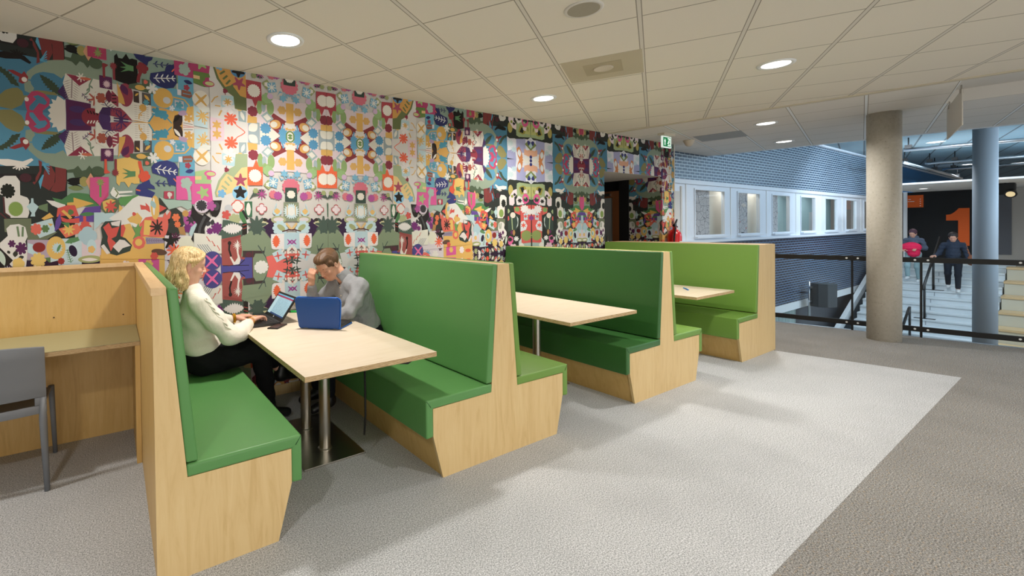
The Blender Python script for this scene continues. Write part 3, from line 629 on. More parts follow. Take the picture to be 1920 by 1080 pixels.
def parse(lst):
    out = []
    for k, c, v in lst:
        c = hx(c)
        if k == 'P': out.append((c, [(v[i], v[i+1]) for i in range(0, len(v), 2)]))
        elif k == 'T': w = v[0]; out.append((c, ribbon([(v[i], v[i+1]) for i in range(1, len(v), 2)], max(w, .004))))
        elif k == 'E':
            x, z, rx, rz_, ro = v[0], v[1], v[2], v[3], -math.radians(v[4]); pp = []
            for i in range(22):
                a = 2*math.pi*i/22; ex, ez = rx*math.cos(a), rz_*math.sin(a); pp.append((x+ex*math.cos(ro)-ez*math.sin(ro), z+ex*math.sin(ro)+ez*math.cos(ro)))
            out.append((c, pp))
        elif k in 'SF':
            x, z, rx, rz_, n, inn, ro = v[0], v[1], v[2], v[3], int(v[4]), v[5]/100, math.radians(v[6]); pp = []
            if k == 'S':
                for i in range(2*n):
                    a = math.pi*i/n+math.pi/2+ro; q = 1 if i % 2 == 0 else inn
                    if i % 2 == 0 and n < 10:
                        for da in (-.09, .09): pp.append((x+rx*q*math.cos(a+da), z+rz_*q*math.sin(a+da)))
                    else: pp.append((x+rx*q*math.cos(a), z+rz_*q*math.sin(a)))
            else:
                N = max(n*6, 24)
                for i in range(N):
                    a = 2*math.pi*i/N+ro; q = inn+(1-inn)*abs(math.cos(n*a/2))**.55; pp.append((x+rx*q*math.cos(a), z+rz_*q*math.sin(a)))
            out.append((c, pp))
        elif k == 'L':
            a, b, w, n = (v[0], v[1]), (v[2], v[3]), v[4], int(v[5]); dx, dz = b[0]-a[0], b[1]-a[1]; l = math.hypot(dx, dz) or 1
            nx, nz = -dz/l, dx/l; N = 2*n if n else 8; L_, R_ = [], []
            for i in range(N+1):
                t = i/N; q = w*math.sin(math.pi*min(1, t*1.0+.02))**.8
                if n and i % 2: q *= .62
                tt = t-(.05 if n and i % 2 == 0 else 0)
                L_.append((a[0]+dx*t+nx*q, a[1]+dz*t+nz*q)); R_.append((a[0]+dx*t-nx*q, a[1]+dz*t-nz*q))
            out.append((c, L_+R_[::-1]))
        elif k == 'B':
            a, b, w, n = (v[0], v[1]), (v[2], v[3]), v[4], int(v[5]); dx, dz = b[0]-a[0], b[1]-a[1]; l = math.hypot(dx, dz) or 1
            ux, uz = dx/l, dz/l; nx, nz = -uz, ux; out.append((c, ribbon([a, b], w*.09+.003)))
            for i in range(n):
                t = (i+.3)/n; p = (a[0]+dx*t, a[1]+dz*t); ww = w*(1-.45*t)
                for s_ in (1, -1):
                    e_ = (p[0]+(nx*s_*.9+ux*.55)*ww, p[1]+(nz*s_*.9+uz*.55)*ww); mx_, mz_ = (p[0]+e_[0])/2, (p[1]+e_[1])/2; h = max(.003, l/n*.2)
                    out.append((c, [p, (mx_+ux*h, mz_+uz*h), (e_[0]+ux*h*.5, e_[1]+uz*h*.5), e_, (mx_-ux*h*.6, mz_-uz*h*.6)]))
    return out
ZH, ZL = 2.347, 1.166
cellA = []
for c, p in parse(AA):
    q = cliprect(p, -.75, 1.378, ZL, ZH)
    if q: cellA.append((c, q))
    q = cliprect(p, 1.02, 1.378, ZL, ZH)
    if q: cellA.append((hx('e0dcdc') if c == hx('f0645a') else c, [(2.756-x, z) for x, z in q][::-1]))
cellM = []
for c, p in parse(MM):
    q = cliprect(p, 4.16, 4.587, .9, ZH)
    if q: cellM.append((c, q))
cellM2 = [(hx('2e3331'), [(4.16, ZL), (4.587, ZL), (4.587, ZH), (4.16, ZH)])]+[(c, cliprect(p, 4.16, 4.587, ZL, ZH)) for c, p in cellM]; cellM2 = [(c, p) for c, p in cellM2 if p]
places = [(cellA, 1, 0, -.75, 1.737), (cellA, -1, -1.5, -2.6, -.75), (cellA, -1, 3.474, 1.737, 4.16), (cellM2, 1, 0, 4.16, 4.587), (cellM2, -1, 9.174, 4.587, 5.014),
          (cellA, 1, 5.73, 5.014, 5.6285), (cellA, -1, 5.527, 5.6285, 6.243), (cellM2, 1, 2.083, 6.243, 6.67), (cellM2, -1, 11.257, 6.67, 7.097), (cellA, 1, 7.813, 7.097, 8.16)]
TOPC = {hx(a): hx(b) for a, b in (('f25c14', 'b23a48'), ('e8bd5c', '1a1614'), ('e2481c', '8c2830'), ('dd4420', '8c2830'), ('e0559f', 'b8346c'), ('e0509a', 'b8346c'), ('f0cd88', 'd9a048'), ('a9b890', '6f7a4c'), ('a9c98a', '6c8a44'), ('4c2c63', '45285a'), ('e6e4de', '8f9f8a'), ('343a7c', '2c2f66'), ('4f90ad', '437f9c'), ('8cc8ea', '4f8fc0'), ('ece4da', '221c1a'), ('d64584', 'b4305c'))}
def mural_polys():
    i = 0
    for cell, sx, ox, x0, x1 in places:
        i = 0
        for c, p in cell:
            i += 1
            q = [(sx*x+ox, z) for x, z in p]; q = cliprect(q, x0, x1, 0, 3)
            if not q: continue
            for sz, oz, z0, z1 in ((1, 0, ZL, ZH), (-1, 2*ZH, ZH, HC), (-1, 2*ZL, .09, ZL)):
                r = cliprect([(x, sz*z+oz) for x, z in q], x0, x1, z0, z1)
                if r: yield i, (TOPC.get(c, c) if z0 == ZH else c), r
def rag():
    m = mat('mural_wallpaper', 'ffffff', .75, 0, .25); n = NT(m); a = n.n('ShaderNodeAttribute'); a.attribute_name = 'col'; h = n.n('ShaderNodeHueSaturation'); h.inputs['Saturation'].default_value = .93; h.inputs['Value'].default_value = .80; n.l(a.outputs['Color'], h.inputs['Color']); n.col(h.outputs[0]); return m
M['mural'] = rag()
class Paper:
    def __init__(s): s.v, s.f, s.c = [], [], []
    def add(s, pts3, c):
        b = len(s.v); s.v += pts3; s.f.append(list(range(b, b+len(pts3)))); s.c += [(*c, 1)]*len(pts3)
    def build(s, name):
        me = bpy.data.meshes.new(name); me.from_pydata(s.v, [], s.f)
        ca = me.color_attributes.new('col', 'FLOAT_COLOR', 'CORNER'); ca.data.foreach_set('color', np.array(s.c, dtype=np.float32).ravel())
        o = link(name, me, M['mural']); o['kind'] = 'structure'; return o
DX0, DX1, DZ = 6.165, 7.765, 2.30
pw = Paper(); base = hx('d8d2cc'); EPS = 1.2e-5; YM = 4.05
for r in ((-2.6, DX0, .09, HC), (DX0, DX1, DZ, HC), (DX1, 8.14, .09, HC)):
    pw.add([(r[0], YM+.001, r[2]), (r[1], YM+.001, r[2]), (r[1], YM+.001, r[3]), (r[0], YM+.001, r[3])], base)
pr_ = Paper(); pr_.add([(DX1, YM, .09), (DX1, 4.62, .09), (DX1, 4.62, DZ), (DX1, YM, DZ)], base)
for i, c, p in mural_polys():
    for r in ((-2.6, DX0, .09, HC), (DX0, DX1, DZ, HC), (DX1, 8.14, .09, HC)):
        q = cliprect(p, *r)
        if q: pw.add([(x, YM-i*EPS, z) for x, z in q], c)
    q = cliprect(p, DX1-.57, DX1, .09, DZ)
    if q: pr_.add([(DX1-i*EPS, YM+(DX1-x)*1.0, z) for x, z in q], c)
pw.build('wall_mural'); pr_.build('wall_mural_reveal')
mb = MB(); mb.box((8.14, 4.035, 0), (8.16, 5.3, HC)); struct('trim_5', mb, M['offwhite'])
mb = MB(); mb.box((-2.6, 4.035, 0), (DX0, 4.06, .09)); struct('baseboard_mural', mb, M['birch'])
# solid wall behind the paper, door recess
mb = MB(); mb.box((-2.6, 4.052, 0), (DX0, 4.4, 3.0)); mb.box((DX0, 4.052, DZ), (DX1, 5.9, 3.0)); struct('wall_back', mb, M['offwhite'])
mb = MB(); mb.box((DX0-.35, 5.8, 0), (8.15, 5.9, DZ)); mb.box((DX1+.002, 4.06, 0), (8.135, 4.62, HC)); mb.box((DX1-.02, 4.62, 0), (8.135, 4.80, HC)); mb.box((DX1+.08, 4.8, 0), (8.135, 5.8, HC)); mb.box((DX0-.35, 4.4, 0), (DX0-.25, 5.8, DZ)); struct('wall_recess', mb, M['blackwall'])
d = MB(); x0_, x1_ = DX1-.02, DX1+.03
d.box((x0_, 4.80, 0), (x1_, 4.93, 2.12)); d.box((x0_, 5.6, 0), (x1_, 5.73, 2.12)); d.box((x0_, 4.93, 2.0), (x1_, 5.6, 2.12)); d.box((x0_, 4.93, 0), (x1_, 5.6, .2))
dd = struct('door_1', d, mat('brown_door_wood', '7a4a28', .5))
g = MB(); g.box((DX1, 4.93, .2), (DX1+.01, 5.6, 2.0)); g.done('pane', mat('bright_door_glass', '9aa0a2', .2), dd)
g = MB(); g.tube([(DX1-.06, 5.0, .9), (DX1-.06, 5.0, 1.3)], .012); g.done('door_handle', M['metal'], dd)
g = MB(); g.box((DX1-.07, 4.95, 2.03), (DX1-.02, 5.3, 2.08)); g.done('door_closer', M['metal'], dd)
mb = MB(); mb.box((8.14, 4.05, 0), (8.155, 5.9, HC)); struct('wall_end', mb, M['offwhite'])

# ------------------------------------------------------------------ atrium facade (brick, band of windows)
FY = 4.4
WIN = [(9.58, 10.90), (11.46, 12.66), (13.32, 14.46), (15.17, 16.29), (17.04, 18.14), (18.9, 19.99), (20.76, 21.85), (22.6, 23.7)]
ZB0, ZB1, ZW0, ZW1 = 1.13, 2.34, 1.25, 2.20
mb = MB()
mb.poly([(8.15, FY, ZB1), (42, FY, ZB1), (42, FY, ZA), (8.15, FY, ZA)], 0)
mb.poly([(8.15, FY, -.54), (42, FY, -.54), (42, FY, ZB0), (8.15, FY, ZB0)], 1)
struct('wall_facade', mb, [M['brick'], M['brick_low']])
mb = MB(); mb.poly([(23.9, FY-.01, 2.3), (42, FY-.01, 2.3), (42, FY-.01, ZA-.05), (23.9, FY-.01, ZA-.05)]); struct('wall_blue', mb, M['bluewall'])
mb = MB(); mb.box((8.15, 4.6, -3.3), (42, 4.7, -.73)); struct('wall_lower', mb, M['darkwall'])
mb = MB(); mb.box((8.15, FY-.02, -.73), (42, FY+.3, -.54)); struct('trim_6', mb, M['white'])
mb = MB(); mb.box((8.15, FY-.06, ZB1-.07), (24, FY+.02, ZB1+.01)); mb.box((8.15, FY-.10, ZB0-.0), (24, FY+.02, ZB0+.05)); mb.box((8.15, FY-.02, ZB0+.05), (24, FY+.02, ZB0+.13)); struct('trim_7', mb, M['frame'])
mb = MB(); xs = [8.15]+[x for w in WIN for x in w]+[24]
for a, b in zip(xs[::2], xs[1::2]): mb.box((a, FY-.015, ZB0+.05), (b, FY+.06, ZB1-.05))
for a, b in WIN: mb.box((a, FY-.015, ZB0+.05), (b, FY+.06, ZW0)); mb.box((a, FY-.015, ZW1), (b, FY+.06, ZB1-.05))
struct('wall_window_band', mb, M['frame'])
def doodle(name, sc):
    m = mat(name, 'd9d4d2', .8); n = NT(m); v = n.coords((sc, 1, sc*1.4)); w = n.n('ShaderNodeTexWave'); w.inputs['Scale'].default_value = 3.2; w.inputs['Distortion'].default_value = 9; w.inputs['Detail'].default_value = 2; w.inputs['Detail Scale'].default_value = 1.6
    n.l(v, w.inputs['Vector']); vo = n.n('ShaderNodeTexVoronoi'); vo.feature = 'DISTANCE_TO_EDGE'; vo.inputs['Scale'].default_value = 4; n.l(v, vo.inputs['Vector'])
    a = n.math('LESS_THAN', n.math('ABSOLUTE', n.math('SUBTRACT', w.outputs['Fac'], .5)), .1); b = n.math('LESS_THAN', vo.outputs['Distance'], .018)
    vo2 = n.n('ShaderNodeTexVoronoi'); vo2.inputs['Scale'].default_value = 5; n.l(n.coords(), vo2.inputs['Vector'])
    c = n.mix(n.math('MAXIMUM', a, b), 'ded3d0', '4a474e'); c = n.mix(n.math('LESS_THAN', vo2.outputs['Distance'], .11), c, 'd06040'); n.col(c); return m
M['doodle'] = doodle('ink_drawing_panel', 1.5)
for i, (a, b) in enumerate(WIN):
    f = MB(); t = .03
    f.box((a, FY-.03, ZW0), (a+t, FY+.03, ZW1)); f.box((b-t*2, FY-.03, ZW0), (b, FY+.03, ZW1)); f.box((a+t, FY-.03, ZW0), (b-t*2, FY+.03, ZW0+t)); f.box((a+t, FY-.03, ZW1-t), (b-t*2, FY+.03, ZW1))
    w = struct(f'window_{i+1}', f, M['frame'])
    g = MB(); g.box((a+t, FY, ZW0+t), (b-2*t, FY+.008, ZW1-t)); g.done('pane', M['glass'], w)
    g = MB(); g.box((a-.02, FY-.09, ZW0-.035), (b+.02, FY+.0, ZW0)); g.done('window_sill', M['frame'], w)
    g = MB(); g.box((a-.33, FY-.025, ZB0+.06), (a-.30, FY-.012, ZB1-.07)); g.done('cover_strip', M['white'], w)
    if i < 3:
        q0, q1 = ((.17, .84), (.20, .78), (.24, .66))[i]; g = MB(); g.box((a+q0, FY+.08, ZW0-.02), (a+q1, FY+.09, ZW1+.05)); g.done('ink_drawing', M['doodle'], w)
mb = MB(); mb.box((8.2, FY+.5, .9), (14.7, FY+.55, 2.6), 0); mb.box((14.7, FY+1.6, .9), (24, FY+1.65, 2.6), 1); mb.box((8.2, FY+.06, .9), (24, FY+1.6, .92), 0)
struct('wall_room_behind', mb, [mat('cream_room_wall', 'ded9cd', .8), mat('grey_blue_room_wall', '8ba3a8', .8)])
for x in (9.2, 10.6, 12.0, 13.6): area('room_fill', (x, FY+.26, 2.55), .12, 7, (1, .95, .88))  # unseen fill lights added so the rooms behind the panes look lit
for x in (16, 18.5, 21, 23): area('room_fill', (x, FY+.9, 2.55), .5, 22, (.9, .97, 1))  # same added fill for the deeper rooms
# corner panel left of the windows
mb = MB(); mb.box((8.85, FY-.03, ZB0+.05), (9.0, FY-.0, ZB1-.22)); mb.box((9.05, FY-.03, ZB0+.05), (9.1, FY-.0, ZB1-.12)); struct('trim_8', mb, M['offwhite'])

# ------------------------------------------------------------------ columns
def column(name, x, y, r, z0, z1, m, label):
    mb = MB(); mb.lathe([(r, z0), (r, z1)], (x, y, 0), 48); o = mb.done(name, m); tag(o, label, 'column'); return o
column('column', 8.255, 1.56, .157, 0, HC, M['column'], 'speckled beige concrete column standing on the dark carpet before the glass railing')
column('column', 14.54, 1.36, .160, -3.3, ZA, M['column2'], 'bluish white painted column rising in the atrium in front of the stairs')

# ------------------------------------------------------------------ glass railing

rt = thing('glass_railing', 'glass balustrade with two black horizontal rails and white bolts along the floor edge', 'railing', tuple(uv(UR, 0, 0)), math.radians(12.0))
JV = [-5.4, -3.8, -2.15, -1.34, -.529, .099, 1.25, 2.44]
for a, b in zip(JV, JV[1:]):
    g = MB(); g.box((-.006, a+.006, -.06), (.006, b-.006, 1.03)); g.done('glass_panel', M['glass'], rt)
for j in JV[1:-1]:
    g = MB(); g.box((-.02, j-.011, -.08), (.012, j+.011, 1.035)); g.done('joint_strip', M['black'], rt)
for z0, z1 in ((.968, 1.032), (.075, .14)):
    g = MB(); g.box((-.04, JV[0], z0), (-.008, JV[-1], z1), bev=.004); rl = g.done('rail', M['black'], rt)
    for j in JV[1:-1]:
        for s_ in (-.055, .055):
            g = MB(); M4 = Matrix.Translation((-.04, j+s_, (z0+z1)/2)) @ Matrix.Rotation(-math.pi/2, 4, 'Y'); 
            r = bmesh.ops.create_cone(g.bm, cap_ends=True, segments=12, radius1=.013, radius2=.011, depth=.008, matrix=M4); g.done('bolt', M['white'], rl)

# ------------------------------------------------------------------ booths
YF, YB = 2.142, 4.03
def bench(name, label, group, c, sides, yb=YB, kind='double', topz=1.25):
    """c: x of the bench centre line; sides: list of (direction, leather material)"""
    t = thing(name, label, 'bench', (c, YF, 0), 0, group)
    L_ = yb-YF
    if kind == 'double':
        out = [(-.515, 0), (-.585, .262), (-.585, .428), (-.118, .432), (-.052, topz), (.052, topz), (.118, .432), (.585, .428), (.585, .275), (.515, 0)]
    elif kind == 'right':   # single bench, seat to the right
        out = [(-.007, 0), (-.007, topz), (.045, topz), (.115, .43), (.577, .428), (.577, .262), (.508, 0)]
    else:                   # single bench, seat to the left, thick back
        out = [(-.895, 0), (-.965, .262), (-.965, .428), (-.50, .432), (-.437, topz), (0, topz), (0, 0)]
    g = MB(); g.prism([(x, 0, z) for x, z in out], (0, .02, 0)); g.done('side_panel', M['birch'], t)
    cx_ = sum(x for x, z in out)/len(out)
    g = MB(); g.prism([(x-(.008 if x > cx_ else (-.008 if kind != 'right' else -.001) if x < cx_ else 0), .02, min(z, topz-.012)) for x, z in out], (0, L_-.02, 0)); g.done('plinth', M['birch_desk'], t)
    g = MB()
    if kind == 'double': g.box((-.051, .002, topz-.010), (.051, L_, topz+.003))
    elif kind == 'right': g.box((-.012, -.002, topz-.022), (.045, L_, topz+.010))
    else: g.box((-.436, .002, topz-.010), (0.001, L_, topz+.004))
    g.done('top_cap', [M['birch_cap']], t)
    for d, m in sides:
        if kind == 'double': xf, xb, xt = .585, .118, .052
        elif kind == 'right': xf, xb, xt = .577, .115, .045
        else: xf, xb, xt = .965, .50, .437
        g = MB(); pr = [(xf, .262), (xf+.052, .258), (xf+.052, .486), (xb-.004, .486), (xb-.002, .43), (xf, .43)]
        g.prism([(d*x, -.004, z) for x, z in pr], (0, L_, 0), 0, .012, 3); sc_ = g.done('seat_cushion', m, t); smooth_angle(sc_, 40)
        g = MB(); g.tube([(d*(xf+.048), -.003, .482), (d*(xf+.020), -.0055, .444)], .0016, 6); g.done('seam', M['seam'], sc_)
        g = MB(); sl = (xb-xt)/(topz-.43)
        w0 = xb-sl*(.492-.43)
        pr = [(w0, .492), (w0+.05, .492), (xt+.044, topz+.006), (xt+.002, topz+.006)]
        g.prism([(d*x, -.003, z) for x, z in pr], (0, L_-.01, 0), 0, .012, 3); bc = g.done('backrest_cushion', m, t); smooth_angle(bc, 40)
    return t
GR = 'upholstered plywood booth benches along the patterned wall'
bench('booth_bench', 'nearest plywood booth bench with one emerald seat, where the young woman sits', GR, .135, [(1, M['green'])], kind='right')
bench('booth_bench', 'back-to-back booth bench where the young man sits, emerald left side and lime green right side', GR, 2.155, [(-1, M['green']), (1, M['lime'])])
bench('booth_bench', 'middle back-to-back booth bench, bottle green side facing the empty second table', GR, 4.18, [(-1, M['deep']), (1, M['lime'])])
bench('booth_bench', 'farthest booth bench, all lime green with a thick plywood back ending the row', GR, 6.602, [(-1, M['lime'])], kind='left')

def table(label, x0, x1, y0, px, ys, basex):
    t = thing('booth_table', label, 'table', ((x0+x1)/2, (y0+4.02)/2, 0), 0, 'plywood tables between the booth benches')
    ox, oy = (x0+x1)/2, (y0+4.02)/2
    g = MB(); g.box((x0-ox, y0-oy, .722), (x1-ox, 4.02-oy, .75), 0)
    o = g.done('tabletop', [M['birch_top'], M['ply_edge']], t)
    for p in o.data.polygons:
        if abs(p.normal.z) < .5: p.material_index = 1
    for y in ys:
        g = MB(); g.lathe([(.075, .712), (.075, .722)], (px-ox, y-oy, 0)); g.lathe([(.038, .012), (.038, .715)], (px-ox, y-oy, 0)); g.lathe([(.047, .010), (.047, .016), (.04, .02)], (px-ox, y-oy, 0)); lg = g.done('leg', M['metal'], t); smooth_angle(lg, 40)
    g = MB(); g.box((basex[0]-ox, ys[0]-.2-oy, 0), (basex[1]-ox, ys[-1]+.2-oy, .012), bev=.002); g.done('base_plate', M['metal'], t)
    return t
table('pale plywood table with laptops on it between the two seated students', .800, 1.630, 2.18, 1.185, (2.86, 3.22), (.966, 1.39))
table('empty pale plywood table in the middle booth, standing free of objects', 2.955, 3.862, 2.235, 3.40, (2.95, 3.40), (3.18, 3.62))
table('farthest pale plywood table with a blue pen on it', 5.015, 5.87, 2.275, 5.44, (2.95, 3.40), (5.22, 5.66))
# cable hanging under the nearest table
g = MB(); g.tube([(1.60, 2.62, .712), (1.56, 2.30, .700), (1.46, 2.24, .695), (1.36, 2.30, .700), (1.31, 2.45, .685), (1.318, 2.52, .62), (1.335, 2.55, .45), (1.34, 2.56, .3), (1.34, 2.58, .17)], .007, 8)
tag(g.done('power_cable', M['rubber']), 'black power cable hanging below the tabletop beside the green bench', 'cable')

# ------------------------------------------------------------------ study desk on the left with its chair
t = thing('study_desk', 'built-in plywood study desk with olive linoleum top at the left edge', 'desk', (-.7, 3.7, 0))
def loc(b, o=(-.7, 3.7, 0)): return tuple(b[i]-o[i] for i in range(3))
g = MB(); g.box(loc((-2.2, 3.975, 0)), loc((.127, 4.0, 1.235))); g.done('back_panel', M['birch_desk'], t)
g = MB(); g.box(loc((-2.2, 3.96, 1.235)), loc((.123, 4.02, 1.262))); g.done('top_cap', M['birch_cap'], t)
g = MB(); g.box(loc((-2.2, 3.36, .762)), loc((.127, 3.974, .788))); o = g.done('desktop', M['ply_edge'], t)
g2 = MB(); g2.box(loc((-2.2, 3.362, .788)), loc((.126, 3.973, .7915))); g2.done('linoleum_surface', M['linoleum'], t)
g = MB(); g.box(loc((.099, 3.36, 0)), loc((.127, 3.974, .762))); g.done('leg_panel', M['birch_desk'], t)
g = MB()
SCR = mat('brown_screw', '4a321c', .5)
for x, z in ((-.37, .90), (.045, .875), (-.9, .9)): g = MB(); g.tube([loc((x, 3.9755, z)), loc((x, 3.972, z))], .005, 8); g.done('screw', SCR, t)
def chair():
    t = thing('plastic_chair', 'grey moulded plastic chair with open slot in its back facing the study desk', 'chair', (-.62, 3.55, 0))
    m = M['grey_plastic']; hw = .27
    # back: curved shell, concave towards the desk, with slot at the bottom
    def surf(s, z):      # s -1..1 across, returns x,y
        return (s*(hw-.012*(z-.45)), -.225-.05*(z-.45)-.03*(1-s*s)*1.0)
    bm = MB(); N = 14
    def strip(zs, s0=-1, s1=1, smin=None):
        fr = [[surf(s0+(s1-s0)*i/N, z) for i in range(N+1)] for z in zs]
        vf = [[bm.bm.verts.new((x, y, z+.018*(1-(s0+(s1-s0)*i/N)**2)*(1 if z > .8 else 0))) for i, (x, y) in enumerate(r)] for r, z in zip(fr, zs)]
        for a in range(len(zs)-1):
            for i in range(N): bm.bm.faces.new((vf[a][i], vf[a][i+1], vf[a+1][i+1], vf[a+1][i]))
    strip([.548, .62, .70, .78, .838])
    strip([.548, .502], -1, -.80); strip([.548, .502], .80, 1)
    strip([.502, .475, .452])
    o = bm.done('backrest', m, t, smooth=True)
    md = o.modifiers.new('solid', 'SOLIDIFY'); md.thickness = .016; md.offset = 0
    md = o.modifiers.new('bev', 'BEVEL'); md.width = .004; md.segments = 2
    g = MB(); g.prism([(-.24, -.2, .445), (.24, -.2, .445), (.25, .2, .455), (.2, .25, .45), (-.2, .25, .45), (-.25, .2, .455)], (0, 0, .022), 0, .008); g.done('seat', m, t)
    for s_ in (-1, 1):
        g = MB(); g.tube([(s_*.250, -.232, .545), (s_*.252, -.234, .42), (s_*.266, -.245, .0)], [.014, .020, .014], 12); g.done('leg', m, t, smooth=True)
        g = MB(); g.tube([(s_*.245, .24, .475), (s_*.255, .30, .0)], [.018, .013], 10); g.done('leg', m, t, smooth=True)
    return t
chair()

# ------------------------------------------------------------------ ceiling fittings
def lamp(label, x, y, z=HC, r=.115, p=34, col=WARM, group='round recessed ceiling downlights', dup=False):
    t = thing('ceiling_lamp', label, 'lamp', (x, y, z), 0, group)
    g = MB(); g.lathe([(r*.86, -.004), (r*1.0, -.012), (r*1.14, -.008), (r*1.17, .002)], (0,0,0), 40); o = g.done('trim_ring', M['white'], t, smooth=True)
    g = MB(); g.lathe([(r*.87, -.006), (r*.87, -.002)], (0,0,0), 40); g.done('diffuser', M['lamp'], t)
    a = area('lamp_light', (x, y, z-.016), r*1.8, p, col, spread=145); a.data.use_shadow = True
    return t
lamp('round ceiling lamp above the nearest table, largest in view', 1.069, 3.21)
lamp('round ceiling lamp above the middle table, left of the speaker grille', 3.911, 3.272)
lamp('round ceiling lamp over the open floor, nearest right of the air vent tile', 4.841, 1.56)
lamp('round ceiling lamp in the far ceiling, above the farthest bench', 7.573, 2.554, col=(1, .96, .9))
lamp('small round ceiling lamp close to the ceiling edge above the brick facade', 9.531, 2.965, p=14, col=(1, .96, .9))
for x, y in ((-1.7, 3.1), (-.9, .4), (2.3, -.35), (5.4, -1.4), (1.9, -3.2), (8.6, -1.4)):
    area('lamp_light', (x, y, HC-.02), .2, 34, WARM, spread=145)
t = thing('ceiling_speaker', 'round beige ceiling speaker grille near the top centre', 'speaker', (2.533, 1.798, HC))
g = MB(); g.lathe([(.098, -.006), (.105, -.008), (.118, -.004), (.12, .002)], (0,0,0), 40); g.done('trim_ring', M['offwhite'], t, smooth=True)
g = MB(); g.lathe([(.097, -.007), (.097, -.002)], (0,0,0), 40); g.done('grille', M['speaker_grille'], t)
def perf():
    m = mat('perforated_vent_plate', 'b9b097', .6); n = NT(m); vo = n.n('ShaderNodeTexVoronoi'); vo.inputs['Scale'].default_value = 110; vo.inputs['Randomness'].default_value = 0; n.l(n.coords(rot=(0, 0, math.radians(28))), vo.inputs['Vector'])
    n.col(n.mix(n.math('LESS_THAN', vo.outputs['Distance'], .3), 'c4bba4', 'a39a80')); return m
M['perf'] = perf()
def vent(x, y, ang, label, m, inner=True):
    t = thing('air_vent', label, 'air vent', (x, y, HC), math.radians(ang), 'square ceiling vent tiles')
    g = MB(); g.box((-.305, -.305, -.004), (.305, .305, .003)); g.done('perforated_plate', m, t)
    if inner:
        g = MB(); g.box((-.15, -.15, -.006), (.15, .15, -.003)); g.done('inner_plate', mat('vent_inner_plate', 'b0a68c', .6), t)
        g = MB(); g.lathe([(.068, -.010), (.075, -.012), (.082, -.006)], (0,0,0), 32); g.done('nozzle', M['beige'], t, smooth=True)
    return t
vent(3.62, 2.38, 28.2, 'square perforated air vent tile with round centre nozzle in the ceiling', M['perf'])
vent(8.05, 3.30, 12, 'plain grey vent tile in the far ceiling beside the exit sign', mat('grey_vent_tile', '9fa2a2', .7), False)
g = MB(); g.lathe([(.085, 0), (.08, -.015), (.07, -.035), (.05, -.08), (.025, -.10)], (7.968, 3.72, HC), 24); tag(g.done('smoke_detector', M['beige'], smooth=True), 'small beige dome detector on the ceiling right of the exit sign', 'detector')
# exit sign
t = thing('exit_sign', 'green and white illuminated emergency exit sign hanging at the end of the patterned wall', 'sign', (7.09, 3.63, 2.745))
g = MB(); g.box((-.125, -.012, -.085), (.125, .012, .085)); g.done('sign_panel', emis('exit_sign_white', 'dfeee8', .7), t)
GM = emis('exit_sign_green', '0a8a50', .35); g = MB()
g.box((-.108, -.014, -.07), (.108, -.0125, .07)); fld = g.done('green_field', GM, t)
g = MB(); W_ = lambda pts: g.prism([(x, -.016, z) for x, z in pts], (0, .0015, 0))
W_([(-.085, .005), (-.062, .05), (-.04, .005), (-.053, .005), (-.053, -.05), (-.072, -.05), (-.072, .005)])
W_([(.015, .058), (.095, .058), (.095, -.058), (.015, -.058), (.015, -.046), (.083, -.046), (.083, .046), (.015, .046)])
g.tube([(.045, -.0155, .03), (.046, -.0155, .03)], .013, 10)
W_([(.03, .015), (.055, .018), (.068, -.004), (.06, -.008), (.05, .004), (.042, -.012), (.056, -.04), (.046, -.044), (.03, -.018), (.008, -.03), (.004, -.022), (.025, -.008)])
g.done('pictogram', emis('exit_sign_pictogram', 'f0fff6', .9), t)
g = MB(); g.box((-.15, -.05, .095), (.17, .05, .125)); g.done('lamp_housing', M['beige'], t)
for x in (-.08, .08): g = MB(); g.box((x-.01, -.01, .085), (x+.01, .01, .097)); g.done('bracket', M['metal'], t)
# hanging sign in the far ceiling, seen almost edge-on
vS = None
t = thing('hanging_sign', 'blank white square sign hanging from two clips below the far ceiling', 'sign', tuple(uv(7.77, -.70, 2.63)), math.radians(12))
g = MB(); g.box((-.58, -.004, -.175), (.58, .004, .185)); g.done('sign_panel', M['offwhite'], t)
for x in (-.5, .4):
    g = MB(); g.tube([(x, 0, .17), (x, 0, .24)], .006, 8); g.box((x-.02, -.012, .155), (x+.02, .012, .20)); g.done('clip', M['metal'], t)
# fire extinguisher at the end of the patterned wall
t = thing('fire_extinguisher', 'red fire extinguisher with black hose at the right end of the patterned wall', 'fire extinguisher', (7.915, 3.925, .80))
g = MB(); g.lathe([(.10, 0), (.105, .02), (.105, .50), (.095, .55), (.06, .60), (.03, .62), (.03, .66)], (0,0,0), 32); g.done('cylinder', M['red'], t, smooth=True)
g = MB(); g.tube([(0, 0, .64), (.02, 0, .70), (.08, 0, .78)], [.022, .018, .012], 8); g.tube([(.0, 0, .68), (.09, 0, .655)], .012, 8); g.box((-.025, -.02, .63), (.03, .02, .70)); g.done('handle', M['black'], t)
g = MB(); g.tube([(-.02, -.02, .66), (-.09, -.06, .62), (-.125, -.06, .5), (-.125, -.04, .2), (-.12, 0, .05)], .013, 8); g.done('hose', M['rubber'], t, smooth=True)
g = MB()
for k in range(8):
    a0, a1 = -2.0+.14*k, -2.0+.14*(k+1); r = .1062
    g.poly([(r*math.cos(a0), r*math.sin(a0), .30), (r*math.cos(a1), r*math.sin(a1), .30), (r*math.cos(a1), r*math.sin(a1), .42), (r*math.cos(a0), r*math.sin(a0), .42)])
g.done('information_label', mat('extinguisher_label', 'c9cfc4', .5), t)

